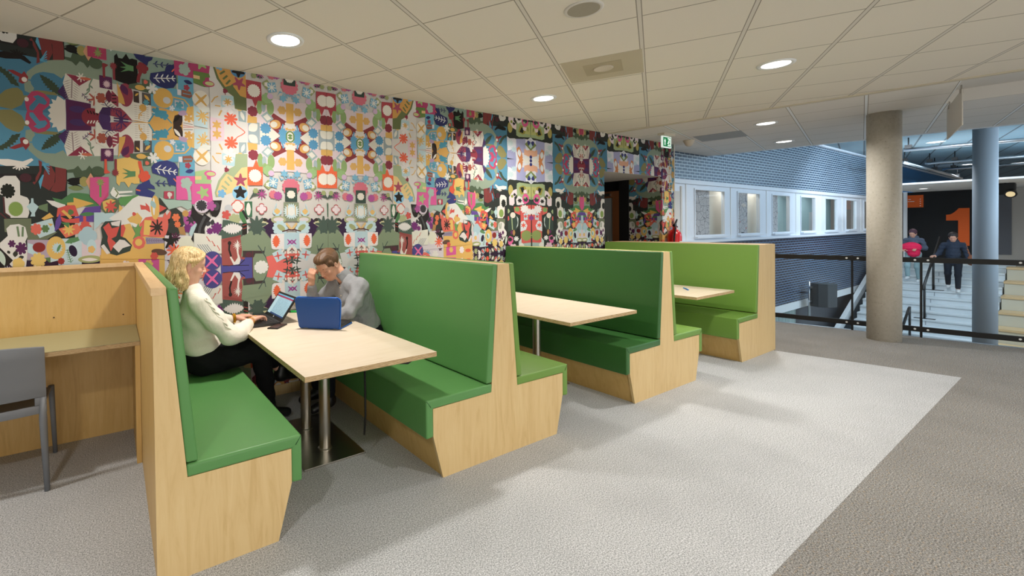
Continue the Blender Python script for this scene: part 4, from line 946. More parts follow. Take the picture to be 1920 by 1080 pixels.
# ------------------------------------------------------------------ stairs in the atrium, climbing along +X
X0S, Z0 = 20.34, .05; GO, RI = .28, .17
def stair():
    ox, oy, oz = X0S, 2.8, -3.3
    t = thing('staircase', 'wide flight of pale concrete steps climbing from the lower hall beyond the railing', 'stairs', (ox, oy, oz))
    pts = [(X0S-GO*18, -3.3)]
    for k in range(18, -2, -1):
        x = X0S-GO*k; z = Z0-RI*k; pts += [(x, z-RI), (x, z-.045), (x-.022, z-.04), (x-.022, z)]
    pts += [(22.86, Z0+RI), (22.86, -3.3)]
    g = MB(); g.prism([(x-ox, 1.57-oy, z-oz) for x, z in pts], (0, 2.45, 0)); g.done('steps', M['concrete'], t)
    for k in range(-1, 15):
        x = X0S-GO*k-.0235; z = Z0-RI*k
        g = MB(); g.box((x-.001-ox, 1.575-oy, z-.010-oz), (x+.05-ox, 4.015-oy, z+.003-oz)); g.done('nosing', M['white'], t)
        if k > -1:
            g = MB(); yj = 2.69 if k % 2 else 2.72; g.box((X0S-GO*k-.004-ox, yj-oy, z-RI+.02-oz), (X0S-GO*k-ox, yj+.014-oy, z-.05-oz)); g.done('joint', M['step_joint'], t)
    return t
M['step_joint'] = mat('step_joint', '8d9296', .8)
stair()
def handrail(y, k0, k1, posts, label):
    ox, oz = X0S-GO*k0, Z0-RI*k0
    t = thing('handrail', label, 'handrail', (ox, y, oz), 0, 'black steel handrails on the stairs')
    P_ = lambda k, h=0: (X0S-GO*k-ox, 0, Z0-RI*k-oz+h)
    g = MB(); g.tube([P_(k0, .88), P_((k0+k1)/2, .88), P_(k1, .88)], .028, 10); g.done('rail', M['black'], t, smooth=True)
    for k in posts:
        g = MB(); x, _, z = P_(k); x += .08; g.tube([(x, 0, z+.91), (x, 0, z+.005)], .024, 8); g.done('post', M['black'], t)
        g = MB(); g.box((x-.05, -.19, z), (x+.09, .19, z+.012)); g.done('base_plate', M['black'], t)
handrail(2.73, -.6, 7.4, (3, 7), 'upper black handrail in the middle of the stairs beside the person in navy')
handrail(2.86, 10, 14.4, (10, 14), 'lower black handrail on the stairs, seen right beside the concrete column')
t = thing('stair_parapet', 'grey stair parapet with a broad white sloping coping rising beside the brick facade', 'parapet', (19.0, 4.24, -3.3))
X0_, Z0_, X1_, Z1_ = 16.2, -2.12, 22.6, .60
def pc(x, z, y=0): return (x-19.0, y, z+3.3)
g = MB(); g.prism([pc(X0_, Z0_-.1), pc(X1_, Z1_-.1), pc(X1_, -3.29), pc(X0_, -3.29)], (0, .05, 0)); g.done('panel', mat('parapet_grey_blue', '66737b', .6), t)
g = MB(); g.prism([pc(X0_, Z0_, -.03), pc(X1_, Z1_, -.03), pc(X1_, Z1_-.22, -.03), pc(X0_, Z0_-.22, -.03)], (0, .11, 0)); g.done('coping', M['white'], t)
# wooden tribune steps to the right of the stairs: one built structure, boards are its parts
t = thing('seating_tribune', 'stepped seating tribune with pale wooden boards at the right edge beside the stairs', 'seating steps', (X0S, 1.55, -3.3))
pts = []
for k in range(8, -1, -1):
    zt = Z0+RI-.34*k; xn = -.56*k
    if k == 8: pts = [(xn+.02, 0)]
    pts += [(xn+.02, zt-.05+3.3), (xn+.58, zt-.05+3.3)]
pts += [(pts[-1][0], 0)]
g = MB(); g.prism([(x, -5.0, z) for x, z in pts], (0, 4.99, 0)); g.done('tribune_body', M['cream_step'], t)
for k in range(0, 9):
    zt = Z0+RI-.34*k; xn = -.56*k
    g = MB(); g.box((xn, -5.0, zt-.05+3.3), (xn+.565, .0, zt+3.3)); g.done('seat_board', M['birch_cap'], t)
# back wall of the landing with the orange figure
XW = 22.9
mb = MB(); mb.box((XW, 2.0, -.2), (XW+.1, 4.34, 2.48)); struct('wall_landing', mb, M['blackwall'])
def wallpoly(name, pts, m, label=None, cat=None):
    g = MB(); g.prism([(XW-.012, y, z) for y, z in pts], (.010, 0, 0));  o = g.done(name, m)
    if label: tag(o, label, cat)
    return o
zt, zb = 1.90, .70
wallpoly('number_sign', [(2.443, zt), (2.66, zt), (2.70, zt-.06), (2.76, zt-.135), (2.83, zt-.19), (2.921, zt-.205), (2.921, zt-.39), (2.672, zt-.39), (2.672, zb), (2.443, zb)], M['orange'], 'large orange numeral 1 on the black wall above the stair landing', 'sign')
os_ = wallpoly('orange_sign', [(3.408, 2.38), (3.78, 2.38), (3.78, 1.965), (3.408, 1.965)], M['orange'], 'orange rectangular wall sign at the upper left of the black wall', 'sign')
for z, y, w in ((2.24, 3.475, .012), (2.17, 3.475, .014), (2.10, 3.475, .012), (2.02, 3.475, .014), (2.24, 3.72, .03), (2.17, 3.66, .05), (2.17, 3.74, .02)):
    g = MB(); g.box((XW-.016, y-w, z-.009), (XW-.0125, y+w, z+.009)); g.done('small_print', M['white'], os_)
# canopy slab over the landing
mb = MB(); mb.box((17.9, -5.5, 2.48), (XW+.1, 3.62, 2.51)); struct('ceiling_landing', mb, M['offwhite'])
mb = MB(); mb.box((17.88, -5.5, 2.475), (17.9, 3.64, 2.52)); struct('trim_9', mb, M['white'])
mb = MB(); mb.box((22.5, 3.72, .22), (22.6, 3.80, 2.48)); struct('trim_10', mb, M['white'])
lamp('small oval-looking lamp in the soffit above the landing', 20.6, 3.07, 2.48, .12, 8, WARM)
mb = MB(); mb.box((22.90, -5.0, -.4), (23.0, 2.0, 2.48)); struct('wall_right_of_landing', mb, mat('warm_grey_wall', 'a29c93', .8))
mb = MB(); mb.box((22.87, 1.65, .45), (22.9, 2.03, 2.48)); struct('trim_11', mb, M['darkwall'])
# lighting pipes below the atrium ceiling
def pipe(pts, label, hang):
    t = thing('lighting_pipe', label, 'pipe', pts[0], 0, 'steel lighting pipes under the atrium ceiling'); o = Vector(pts[0])
    g = MB(); g.tube([Vector(p)-o for p in pts], .045, 12); g.done('tube', M['alu'], t, smooth=True)
    for f in hang:
        p = Vector(pts[0]).lerp(Vector(pts[-1]), f)-o
        g = MB(); g.tube([p, (p.x, p.y, ZA-o.z)], .014, 6); g.box((p.x-.06, p.y-.06, p.z+.03), (p.x+.06, p.y+.06, p.z+.12)); g.done('hanger', M['black'], t)
pipe([uv(17.6, -.75, 3.35), uv(17.6, -5, 3.35)], 'nearest steel pipe crossing below the blue atrium ceiling', (.02, .6))
pipe([uv(22.2, -1.4, 3.35), uv(22.2, -6.5, 3.35)], 'second steel pipe crossing below the atrium ceiling, middle one', (.02, .12, .7))
pipe([uv(25.2, -2.0, 3.35), uv(25.2, -7, 3.35)], 'third and farthest crossing steel pipe below the atrium ceiling', (.05, .16))
pipe([(19.5, 3.28, 3.22), (29.0, 3.30, 3.22)], 'steel pipe running away from the camera along the blue wall', (.01, .45, .9))
# atrium ceiling lamps
def atlamp(x, y, label, p=60): 
    lamp(label, x, y, ZA-.002, .19, p, (1, .97, .92))
# stage spot
p = (20.0, 1.545, 2.33)
t = thing('stage_spotlight', 'black stage spotlight with pale lens hanging right of the white column', 'spotlight', tuple(p), math.radians(0))
g = MB(); g.box((-.13, -.17, -.16), (.13, .15, .14), bev=.03); g.done('housing', M['black'], t)
g = MB(); M4 = Matrix.Translation((-.16, -.10, -.12)) @ Matrix.Rotation(math.radians(62), 4, 'Y'); bmesh.ops.create_cone(g.bm, cap_ends=True, segments=24, radius1=.11, radius2=.085, depth=.14, matrix=M4); g.done('barrel', M['black'], t)
g = MB(); M4 = Matrix.Translation((-.225, -.10, -.155)) @ Matrix.Rotation(math.radians(62), 4, 'Y'); bmesh.ops.create_cone(g.bm, cap_ends=True, segments=24, radius1=.075, radius2=.075, depth=.01, matrix=M4); g.done('lens', emis('spot_lens', 'ffe2ac', .5), t)
g = MB(); g.tube([(0, 0, .10), (0, 0, .16)], .02, 8); g.done('yoke', M['black'], t)
# loudspeaker on a pole in front of the facade
p = Vector((15.42, 4.02, -.36))
t = thing('wall_speaker', 'dark grey loudspeaker box on a wall pole below the window band', 'speaker', tuple(p), math.radians(-24))
g = MB(); g.prism([(-.22, .13, -.31), (.30, .13, -.31), (.30, -.08, -.31), (.20, -.20, -.31), (-.08, -.20, -.31), (-.22, -.08, -.31)], (0, 0, .60), 0, .01); g.done('cabinet', mat('speaker_cabinet', '3b4348', .6), t)
g = MB(); g.tube([(-.27, .10, .33), (-.27, .10, -.60)], .022, 8); g.box((-.29, .06, -.2), (-.20, .12, -.14)); g.box((-.29, .06, .15), (-.20, .12, .21)); g.box((-.29, .1, .0), (-.25, .36, .05)); g.done('mounting_pole', M['alu'], t)
# pale curtains in the lower hall
t = thing('curtain', 'pale green-grey curtain hanging in the lower hall under the white beam', 'curtain', (14.0, 4.5, -3.3))
g = MB(); n = 60
pts = [(-1.2+2.4*i/n, .03*math.sin(i*1.7), 0) for i in range(n+1)]
for a, b in zip(pts, pts[1:]): g.poly([a, b, (b[0], b[1], 2.55), (a[0], a[1], 2.55)])
g.done('cloth', mat('curtain_cloth', 'aebfbc', .8), t, smooth=True)
g = MB(); g.box((-1.25, -.02, 2.53), (1.25, .02, 2.565)); g.done('curtain_rail', M['alu'], t)

# ------------------------------------------------------------------ objects on the tables
TZ = .7505
def frame(o, xdir, ydir, zdir):
    x, y, z = Vector(xdir).normalized(), Vector(ydir).normalized(), Vector(zdir).normalized(); o = Vector(o)
    return Matrix(((x.x, y.x, z.x, o.x), (x.y, y.y, z.y, o.y), (x.z, y.z, z.z, o.z), (0, 0, 0, 1)))
# laptop in front of the young woman. Local: x = away from user (towards hinge), y = along hinge, z up
t = thing('laptop', 'open black laptop with lit screen in front of the young woman', 'laptop', (.855, 3.49, TZ))
LW, LD = .44, .235
g = MB(); g.box((0, 0, .004), (LD, LW, .024), bev=.004); g.done('base', M['bplastic'], t)
g = MB()
for i in range(5):
    for j in range(14): g.box((.105+i*.023, .025+j*.028, .024), (.105+i*.023+.019, .025+j*.028+.024, .0265))
g.done('keyboard', mat('laptop_keys', '2c2c2e', .5), t)
g = MB(); g.box((.02, .16, .0242), (.085, .28, .0252)); g.done('touchpad', mat('laptop_touchpad', '303032', .3), t)
tl = math.radians(55)   # lid rises away from the user
L4 = frame((LD+.002, 0, .02), (math.sin(math.radians(35)), 0, math.cos(math.radians(35))), (0, 1, 0), (-math.cos(math.radians(35)), 0, math.sin(math.radians(35))))
g = MB(); g.box((0, 0, -.010), (.225, LW, 0), M4=L4, bev=0); lid = g.done('lid', M['bplastic'], t)
def screen_mat():
    m = emis('laptop_screen', '8fb3c4', .38); n = NT(m); tc = n.n('ShaderNodeTexCoord'); sep = n.n('ShaderNodeSeparateXYZ'); n.l(tc.outputs['Generated'], sep.inputs[0])
    v = sep.outputs[2]; h = sep.outputs[1]
    f = n.noise(tc.outputs['Generated'], 26, 2, .5); ln = n.math('LESS_THAN', n.math('FRACT', n.math('MULTIPLY', v, 16)), .35); tx = n.math('MULTIPLY', ln, n.math('GREATER_THAN', f, .5))
    c = n.mix(n.math('MULTIPLY', tx, .6), '94b6c6', '4c7790'); c = n.mix(n.math('GREATER_THAN', v, .86), c, '8e2f52'); c = n.mix(n.math('GREATER_THAN', v, .94), c, '5f9fc0'); c = n.mix(n.math('LESS_THAN', v, .07), c, '24406e')
    c = n.mix(n.math('MULTIPLY', n.math('GREATER_THAN', h, .82), n.math('LESS_THAN', v, .86)), c, 'a9c6d2')
    n.col(c); n.l(c, n.b.inputs['Emission Color']); return m
g = MB(); g.poly([L4 @ Vector((.026, .022, .0012)), L4 @ Vector((.026, LW-.022, .0012)), L4 @ Vector((.208, LW-.022, .0012)), L4 @ Vector((.208, .022, .0012))]); g.done('screen', screen_mat(), lid, fix=False)
g = MB(); bmesh.ops.create_cone(g.bm, cap_ends=True, segments=20, radius1=.007, radius2=.007, depth=.001, matrix=L4 @ Matrix.Translation((.013, LW/2, .001))); g.done('round_emblem', M['white'], lid)
# laptop in the blue sleeve in front of the young man
A_, B_ = Vector((1.16, 3.295, TZ)), Vector((1.412, 3.045, TZ)); hx_ = (B_-A_); WL = hx_.length; hx_.normalize(); bk = Vector((-hx_.y, hx_.x, 0)); bk = bk if bk.x > 0 else -bk
t = thing('laptop', 'laptop in a bright blue padded sleeve standing open with its back to the camera', 'laptop', tuple(A_), math.atan2(hx_.y, hx_.x))
# local x along hinge, local y = towards the young man
def rr(w, h, r, n=6):
    pts = []
    for cx_, cy_, a0 in ((w-r, h-r, 0), (r, h-r, 90), (r, r*.5, 180), (w-r, r*.5, 270)):
        for i in range(n+1):
            a = math.radians(a0+90*i/n); rad = r if a0 < 180 else r*.5; pts.append((cx_+(rad)*math.cos(a), cy_+rad*math.sin(a)))
    return pts
BL = mat('blue_sleeve', '134388', .5); NTb = NT(BL); NTb.bump(NTb.noise(NTb.coords(), 600, 2), .2, .003)
M4 = frame((0, 0, .012), (1, 0, 0), (0, -.13, .99), (0, -.99, -.13))
g = MB(); g.prism([M4 @ Vector((x, y, .003)) for x, y in rr(WL, .232, .034)], (M4 @ Vector((0, 0, .021))) - (M4 @ Vector((0, 0, .003))), 0, .004); lid = g.done('lid_cover', BL, t); smooth_angle(lid, 30)
g = MB(); pts = [M4 @ Vector((x, y, .010)) for x, y in rr(WL+.004, .235, .035)]; g.tube(pts+[pts[0]], .0045, 6); g.done('piping', mat('blue_piping', '1f66c4', .4), lid, smooth=True)
g = MB(); g.prism([M4 @ Vector((x, y, -.003)) for x, y in [(a*.96+.006, b*.95+.006) for a, b in rr(WL, .232, .02)]], (M4 @ Vector((0, 0, .003))) - (M4 @ Vector((0, 0, -.003)))); g.done('screen_frame', M['bplastic'], lid)
g = MB(); g.prism([(x, y, .001) for x, y in rr(WL, .25, .03)], (0, 0, .010), 0, .003); g.done('base_cover', mat('blue_sleeve_base', '1d54a8', .5), t)
g = MB(); g.prism([(x*.96+.007, y*.95+.006, .011) for x, y in rr(WL, .25, .02)], (0, 0, .010)); g.done('base', M['bplastic'], t)
g = MB()
for i in range(5):
    for j in range(13): g.box((.025+j*.0235, .035+i*.022, .021), (.025+j*.0235+.02, .035+i*.022+.018, .0232))
g.done('keyboard', mat('dark_keys', '2a2a2c', .5), t)
for x in (.05, WL-.07):
    g = MB(); g.box((x, -.006, .004), (x+.03, .004, .012)); g.done('foot', M['metal'], t)
# phone, marker, pen
t = thing('phone', 'dark smartphone with brown patterned case lying on the nearest table', 'phone', (1.045, 3.43, TZ), math.radians(47))
g = MB(); g.box((-.083, -.042, 0), (.083, .042, .009), bev=.003); g.done('body', M['bplastic'], t)
pm = mat('brown_patterned_case', '3a2822', .4); n = NT(pm); vo = n.n('ShaderNodeTexVoronoi'); vo.inputs['Scale'].default_value = 160; n.l(n.coords(), vo.inputs['Vector']); n.col(n.ramp(vo.outputs['Distance'], [(.2, '6a4434'), (.6, '241815')]))
g = MB(); g.box((-.074, -.035, .009), (.074, .035, .0098)); g.done('case_back', pm, t)
t = thing('marker_pen', 'bright green highlighter with black cap lying behind the blue laptop', 'pen', (1.352, 3.93, TZ+.009), math.radians(-35))
g = MB(); g.tube([(-.03, 0, 0), (.06, 0, 0)], .009, 12); g.done('barrel', mat('bright_green_barrel', '2fc45a', .4), t, smooth=True)
g = MB(); g.tube([(-.06, 0, 0), (-.03, 0, 0)], [.006, .009], 12); g.done('cap', M['black'], t, smooth=True)
t = thing('pen', 'light blue pen lying on the farthest table', 'pen', (5.56, 2.645, TZ+.006), math.radians(40))
g = MB(); g.tube([(-.10, 0, 0), (.06, 0, 0), (.075, 0, 0)], [.0065, .0065, .0025], 10); g.done('barrel', mat('pen_light_blue', '3f8fd0', .4), t, smooth=True)
g = MB(); g.tube([(-.115, 0, 0), (-.04, 0, 0.001)], .008, 10); g.done('cap', mat('pen_cap_blue', '1f6fc0', .4), t, smooth=True)

# ------------------------------------------------------------------ people: smooth implicit bodies meshed with surface nets
class Vox:
    def __init__(s, lo, hi, h):
        s.lo = np.array(lo, float); s.h = h; s.n = np.ceil((np.array(hi)-s.lo)/h).astype(int)+1
        s.f = np.full(s.n, 1.0, np.float32)
    def sub(s, lo, hi):
        a = np.maximum(np.floor((np.array(lo)-s.lo)/s.h).astype(int), 0); b = np.minimum(np.ceil((np.array(hi)-s.lo)/s.h).astype(int)+1, s.n)
        if (b <= a).any(): return None
        g = [s.lo[i]+s.h*np.arange(a[i], b[i]) for i in range(3)]
        return tuple(slice(a[i], b[i]) for i in range(3)), np.meshgrid(*g, indexing='ij', sparse=True)
    def comb(s, sl, d, k, op):
        f = s.f[sl]
        if op == '+':
            if k > 0: hh = np.clip(.5+.5*(f-d)/k, 0, 1); s.f[sl] = f*(1-hh)+d*hh-k*hh*(1-hh)
            else: s.f[sl] = np.minimum(f, d)
        else:
            d = -d
            if k > 0: hh = np.clip(.5-.5*(f-d)/k, 0, 1); s.f[sl] = f*(1-hh)+d*hh+k*hh*(1-hh)
            else: s.f[sl] = np.maximum(f, d)
    def cone(s, a, b, ra, rb, k=.02, op='+'):
        a = np.array(a, float); b = np.array(b, float); R = max(ra, rb)+k+3*s.h
        r = s.sub(np.minimum(a, b)-R, np.maximum(a, b)+R)
        if r is None: return
        sl, (X, Y, Z) = r; ab = b-a; l2 = ab@ab+1e-12
        t = np.clip(((X-a[0])*ab[0]+(Y-a[1])*ab[1]+(Z-a[2])*ab[2])/l2, 0, 1)
        d = np.sqrt((X-a[0]-t*ab[0])**2+(Y-a[1]-t*ab[1])**2+(Z-a[2]-t*ab[2])**2)-(ra+(rb-ra)*t)
        s.comb(sl, d.astype(np.float32), k, op)
    def chain(s, pts, rs, k=.02):
        for i in range(len(pts)-1): s.cone(pts[i], pts[i+1], rs[i], rs[i+1], k)
    def ell(s, c, r, Rm=None, k=.02, op='+'):
        c = np.array(c, float); r = np.array(r, float); R = r.max()+k+3*s.h
        q = s.sub(c-R, c+R)
        if q is None: return
        sl, (X, Y, Z) = q; X = X-c[0]; Y = Y-c[1]; Z = Z-c[2]
        if Rm is not None: X, Y, Z = [X*Rm[0][i]+Y*Rm[1][i]+Z*Rm[2][i] for i in range(3)]
        k0 = np.sqrt((X/r[0])**2+(Y/r[1])**2+(Z/r[2])**2); k1 = np.sqrt((X/r[0]**2)**2+(Y/r[1]**2)**2+(Z/r[2]**2)**2)+1e-9
        s.comb(sl, (k0*(k0-1)/k1).astype(np.float32), k, op)
    def mesh(s, name, m, parent, disp=None, smooth=1):
        f = s.f
        if disp is not None:
            g = np.meshgrid(*[s.lo[i]+s.h*np.arange(s.n[i]) for i in range(3)], indexing='ij', sparse=True); f = f+disp(*g).astype(np.float32)
        sg = f < 0; c = [sg[i:f.shape[0]-1+i, j:f.shape[1]-1+j, k:f.shape[2]-1+k] for i in (0,1) for j in (0,1) for k in (0,1)]
        sm = sum(x.astype(np.int8) for x in c); act = (sm > 0) & (sm < 8); idx = np.argwhere(act); vid = np.full(act.shape, -1, np.int32); vid[act] = np.arange(len(idx))
        P = np.zeros((len(idx), 3)); W = np.zeros(len(idx)); cs = [(i, j, k) for i in (0,1) for j in (0,1) for k in (0,1)]
        vals = {q: f[idx[:, 0]+q[0], idx[:, 1]+q[1], idx[:, 2]+q[2]] for q in cs}
        for q in cs:
            for ax in range(3):
                if q[ax]: continue
                r = list(q); r[ax] = 1; r = tuple(r); a, b = vals[q], vals[r]; mk = (a < 0) != (b < 0)
                t = np.where(mk, a/(a-b+1e-12), 0); p = np.tile(np.array(q, float), (len(idx), 1)); p[:, ax] = t; P[mk] += p[mk]; W[mk] += 1
        P = (idx+P/W[:, None])*s.h+s.lo; faces = []
        for ax in range(3):
            o1, o2 = [i for i in range(3) if i != ax]; a = sg; b = np.roll(sg, -1, ax)
            cr = a != b; sl = [slice(1, -1)]*3; sl[ax] = slice(0, -1); full = np.zeros_like(cr); full[tuple(sl)] = cr[tuple(sl)]; e = np.argwhere(full)
            e = e[(e[:, 0] < act.shape[0]) & (e[:, 1] < act.shape[1]) & (e[:, 2] < act.shape[2])]
            d1 = np.zeros(3, int); d1[o1] = 1; d2 = np.zeros(3, int); d2[o2] = 1
            q = [vid[tuple((e-x).T)] for x in (0*d1, d1, d1+d2, d2)]; Q = np.stack(q, 1); ins = sg[tuple(e.T)]
            flip = ins if ax != 1 else ~ins; Q[flip] = Q[flip][:, ::-1]; faces.append(Q)
        F = np.concatenate(faces); F = F[(F >= 0).all(1)]
        if parent is not None: P = P-np.array(parent.location)
        me = bpy.data.meshes.new(name); me.vertices.add(len(P)); me.vertices.foreach_set('co', P.astype(np.float32).ravel()); me.loops.add(F.size); me.loops.foreach_set('vertex_index', F.astype(np.int32).ravel())
        me.polygons.add(len(F)); me.polygons.foreach_set('loop_start', np.arange(0, F.size, 4, dtype=np.int32)); me.polygons.foreach_set('use_smooth', np.ones(len(F), bool)); me.update(calc_edges=True); me.validate()
        bm = bmesh.new(); bm.from_mesh(me)
        for _ in range(smooth): bmesh.ops.smooth_vert(bm, verts=bm.verts, factor=.5, use_axis_x=True, use_axis_y=True, use_axis_z=True)
        bmesh.ops.recalc_face_normals(bm, faces=bm.faces[:]); bm.to_mesh(me); bm.free()
        o = link(name, me, m, parent); 
        if parent is not None: pass
        return o
def basis(f, up=(0,0,1)):
    f = Vector(f).normalized(); l = Vector(up).cross(f).normalized(); u = f.cross(l); return f, l, u
def head(v, c, f, s=1.0, up=(0,0,1), male=False):
    """c: centre between the ears, f: facing direction; returns local->world"""
    F_, L_, U_ = basis(f, up); Rm = [[F_[i], L_[i], U_[i]] for i in range(3)]; c = Vector(c)
    def w(x, y, z): return tuple(c+(F_*x+L_*y+U_*z)*s)
    E = lambda p, r, k=.012, op='+': v.ell(w(*p), [q*s for q in r], Rm, k, op)
    E((-.012, 0, .035), (.098, .076, .092), .02)          # skull
    E((.045, 0, -.03), (.052, .058, .075), .03)           # face
    E((.052, 0, -.083), (.036, .036 if not male else .042, .026), .028)          # chin
    for sd in (1, -1):
        v.cone(w(-.005, sd*.052, -.045), w(.055, sd*.022, -.088), .016*s, .016*s, .022*s)   # jaw line
        E((.062, sd*.036, -.022), (.026, .024, .022), .018)      # cheek
        E((.090, sd*.030, .014), (.012, .015, .009), .008, '-')  # eye socket
        E((.081, sd*.031, .010), (.0125, .0145, .0115), .004)     # eyeball under lid
        v.cone(w(.088, sd*.014, .027), w(.078, sd*.046, .028), .007*s, .006*s, .009*s)  # brow ridge
        E((-.004, sd*.077, -.005), (.017, .008, .030), .006)       # ear
        E((.002, sd*.083, -.002), (.008, .005, .017), .003, '-')
        E((-.002, sd*.078, -.028), (.009, .006, .010), .005)
    v.cone(w(.094, 0, .016), w(.114, 0, -.020), .0075*s, .0105*s, .010*s)    # nose
    for sd in (1, -1): E((.106, sd*.010, -.024), (.009, .0075, .007), .005)
    E((.096, 0, -.046), (.012, .021, .0055), .005); E((.095, 0, -.058), (.012, .018, .0065), .005); v.cone(w(.107, -.018, -.0515), w(.107, .018, -.0515), .0012*s, .0012*s, .003*s, '-')
    E((.078, 0, .050), (.022, .05, .034), .03)                 # forehead
    return w, Rm
def hand(v, wrist, d, n, curl=.5, s=1.0, thumb=1, spread=.0):
    """wrist point, d: direction of the fingers, n: back-of-hand normal, thumb: side sign"""
    D, N = Vector(d).normalized(), Vector(n).normalized(); N = (N-D*N.dot(D)).normalized(); S = D.cross(N)*thumb; w = Vector(wrist)
    P_ = lambda a, b, c: tuple(w+(D*a+S*b+N*c)*s)
    for i, (b, l) in enumerate(((.030, .070), (.010, .078), (-.010, .073), (-.028, .060))):
        v.chain([P_(.0, b*.55, 0), P_(.05, b*.9, .004), P_(.085, b, .004)], [.014*s, .0135*s, .0105*s], .010*s)
        a0 = curl*.45; p = Vector((.088, b*(1+spread*.2), .003)); pts = [p.copy()]
        for j, q in enumerate((.42, .32, .26)):
            p = p+Vector((math.cos(a0)*l*q, b*spread*.5*q, -math.sin(a0)*l*q)); pts.append(p.copy()); a0 += curl*.85
        v.chain([P_(*q) for q in pts], [.0098*s, .0090*s, .0082*s, .0072*s], .003*s)
    v.chain([P_(.012, .022, -.006), P_(.040, .046, -.014), P_(.066, .054, -.020), P_(.088, .052, -.026)], [.0145*s, .0125*s, .0105*s, .0085*s], .006*s)
def skinmat(name, c, c2):
    m = mat(name, c, .5); n = NT(m); f = n.noise(n.coords(), 14, 3, .5); n.col(n.ramp(f, [(.35, c), (.7, c2)]))
    m.node_tree.nodes['Principled BSDF'].inputs['Subsurface Weight'].default_value = .08; m.node_tree.nodes['Principled BSDF'].inputs['Subsurface Radius'].default_value = (.02, .008, .005); return m
def hairmat(name, dark, mid, light, scale=(60, 60, 6), rot=(0,0,0)):
    m = mat(name, mid, .5); n = NT(m); f = n.noise(n.coords(scale, rot), 2.4, 4, .6, .6); n.col(n.ramp(f, [(.34, dark), (.52, mid), (.72, light)])); n.bump(f, .3, .004); return m
def cloth(name, c, dark=None, fold=10, bs=.5, dist=.02, fine=500, rough=.9):
    m = mat(name, c, rough, 0, .2); n = NT(m); v = n.coords(); f = n.noise(v, fold, 2, .5, 1.0); g_ = n.noise(v, fine, 2, .6)
    n.bump(n.math('ADD', f, n.math('MULTIPLY', g_, .12)), bs, dist)
    n.col(n.ramp(g_, [(.3, dark or c), (.65, c)])); return m

# ---- young woman
g_t = thing('person', 'young woman with shoulder-length blonde hair in a cream sweater typing on a laptop', 'person', (.5, 3.5, .486))
SK = skinmat('fair_skin', 'e2b096', 'd99f88')
H = .0048
face = (1, -.03, -.22)
v = Vox((.2, 3.1, .0), (1.42, 3.98, 1.45), H)
w, Rm = head(v, (.438, 3.5, 1.248), face, 1.0)
v.chain([(.425, 3.5, 1.20), (.440, 3.5, 1.11), (.475, 3.5, 1.03)], [.048, .047, .06], .03)
v.chain([(.51, 3.5, .62), (.50, 3.5, .80), (.49, 3.5, .96)], [.09, .075, .07], .03)
v.chain([(.485, 3.38, .995), (.485, 3.62, .995)], [.042, .042], .03)
# right arm (nearer the camera), left arm
v.chain([(.495, 3.355, .99), (.672, 3.288, .755), (.83, 3.47, .79), (.888, 3.545, .805)], [.038, .034, .030, .025], .02)
hand(v, (.888, 3.545, .808), (.75, .62, .02), (.05, .1, 1), .75, .98, -1, .6)
v.chain([(.492, 3.64, .985), (.62, 3.74, .79), (.74, 3.71, .795), (.805, 3.705, .805)], [.045, .038, .030, .024], .02)
hand(v, (.805, 3.705, .806), (1, .06, .03), (-.05, 0, 1), .5, .98, 1, .6)
v.chain([(.53, 3.42, .585), (.90, 3.42, .61), (.97, 3.47, .30), (1.0, 3.5, .12)], [.075, .055, .042, .032], .03)
v.chain([(.53, 3.59, .60), (.90, 3.62, .655), (1.02, 3.60, .50), (1.10, 3.60, .37)], [.075, .055, .042, .030], .03)
v.mesh('body', SK, g_t)
# facial colour details
def feat(parent, w, s, lip='b8564c', brow='9a7448', lash='3a2a22', iris=False):
    g = MB()
    for sd in (1, -1): g.tube([w(.0995, sd*.013, .030), w(.0975, sd*.030, .034), w(.086, sd*.047, .030)], [.0026*s, .0034*s, .0016*s], 6)
    g.done('eyebrow', mat('eyebrow_'+brow, brow, .8), parent)
    g = MB()
    for sd in (1, -1): g.tube([w(.0885, sd*.019, .004), w(.0925, sd*.030, .0015), w(.0855, sd*.044, .005)], .0016*s, 6)
    g.done('eyelashes', mat('lash_'+lash, lash, .7), parent)
    g = MB()
    g.tube([w(.099, -.019, -.0505), w(.1045, -.006, -.0475), w(.1045, .006, -.0475), w(.099, .019, -.0505)], [.0012*s, .0034*s, .0034*s, .0012*s], 8)
    g.tube([w(.098, -.016, -.054), w(.1025, 0, -.0570), w(.098, .016, -.054)], [.0012*s, .0042*s, .0012*s], 8)
    g.done('lips', mat('lips_'+lip, lip, .45), parent)
def relw(w, t): 
    o = Vector(t.location); return lambda x, y, z: tuple(Vector(w(x, y, z))-o)
feat(g_t, relw(w, g_t), 1.0, 'c0685c', 'a8875c', '4a3828')
# hair
hv = Vox((.25, 3.33, .98), (.62, 3.67, 1.42), .0042)
F_, L_, U_ = basis(face)
hv.ell(w(-.020, 0, .042), (.104, .085, .096), Rm, .02)
hv.ell(w(.022, 0, .078), (.072, .074, .056), Rm, .02)
for sd in (1, -1):
    hv.chain([w(-.040, sd*.062, .03), w(-.046, sd*.070, -.05), w(-.026, sd*.074, -.115), w(-.008, sd*.070, -.158)], [.032, .032, .030, .016], .02)
    hv.chain([w(-.07, sd*.040, .0), w(-.082, sd*.042, -.07), w(-.078, sd*.040, -.14), w(-.066, sd*.042, -.185)], [.036, .034, .028, .012], .02)
    hv.chain([w(.085, sd*.006, .100), w(.074, sd*.050, .078), w(.045, sd*.076, .052), w(.0, sd*.084, .038)], [.010, .011, .012, .014], .012)
hv.chain([w(-.075, 0, .0), w(-.095, 0, -.08), w(-.092, 0, -.15), w(-.080, 0, -.195)], [.045, .036, .030, .012], .02)
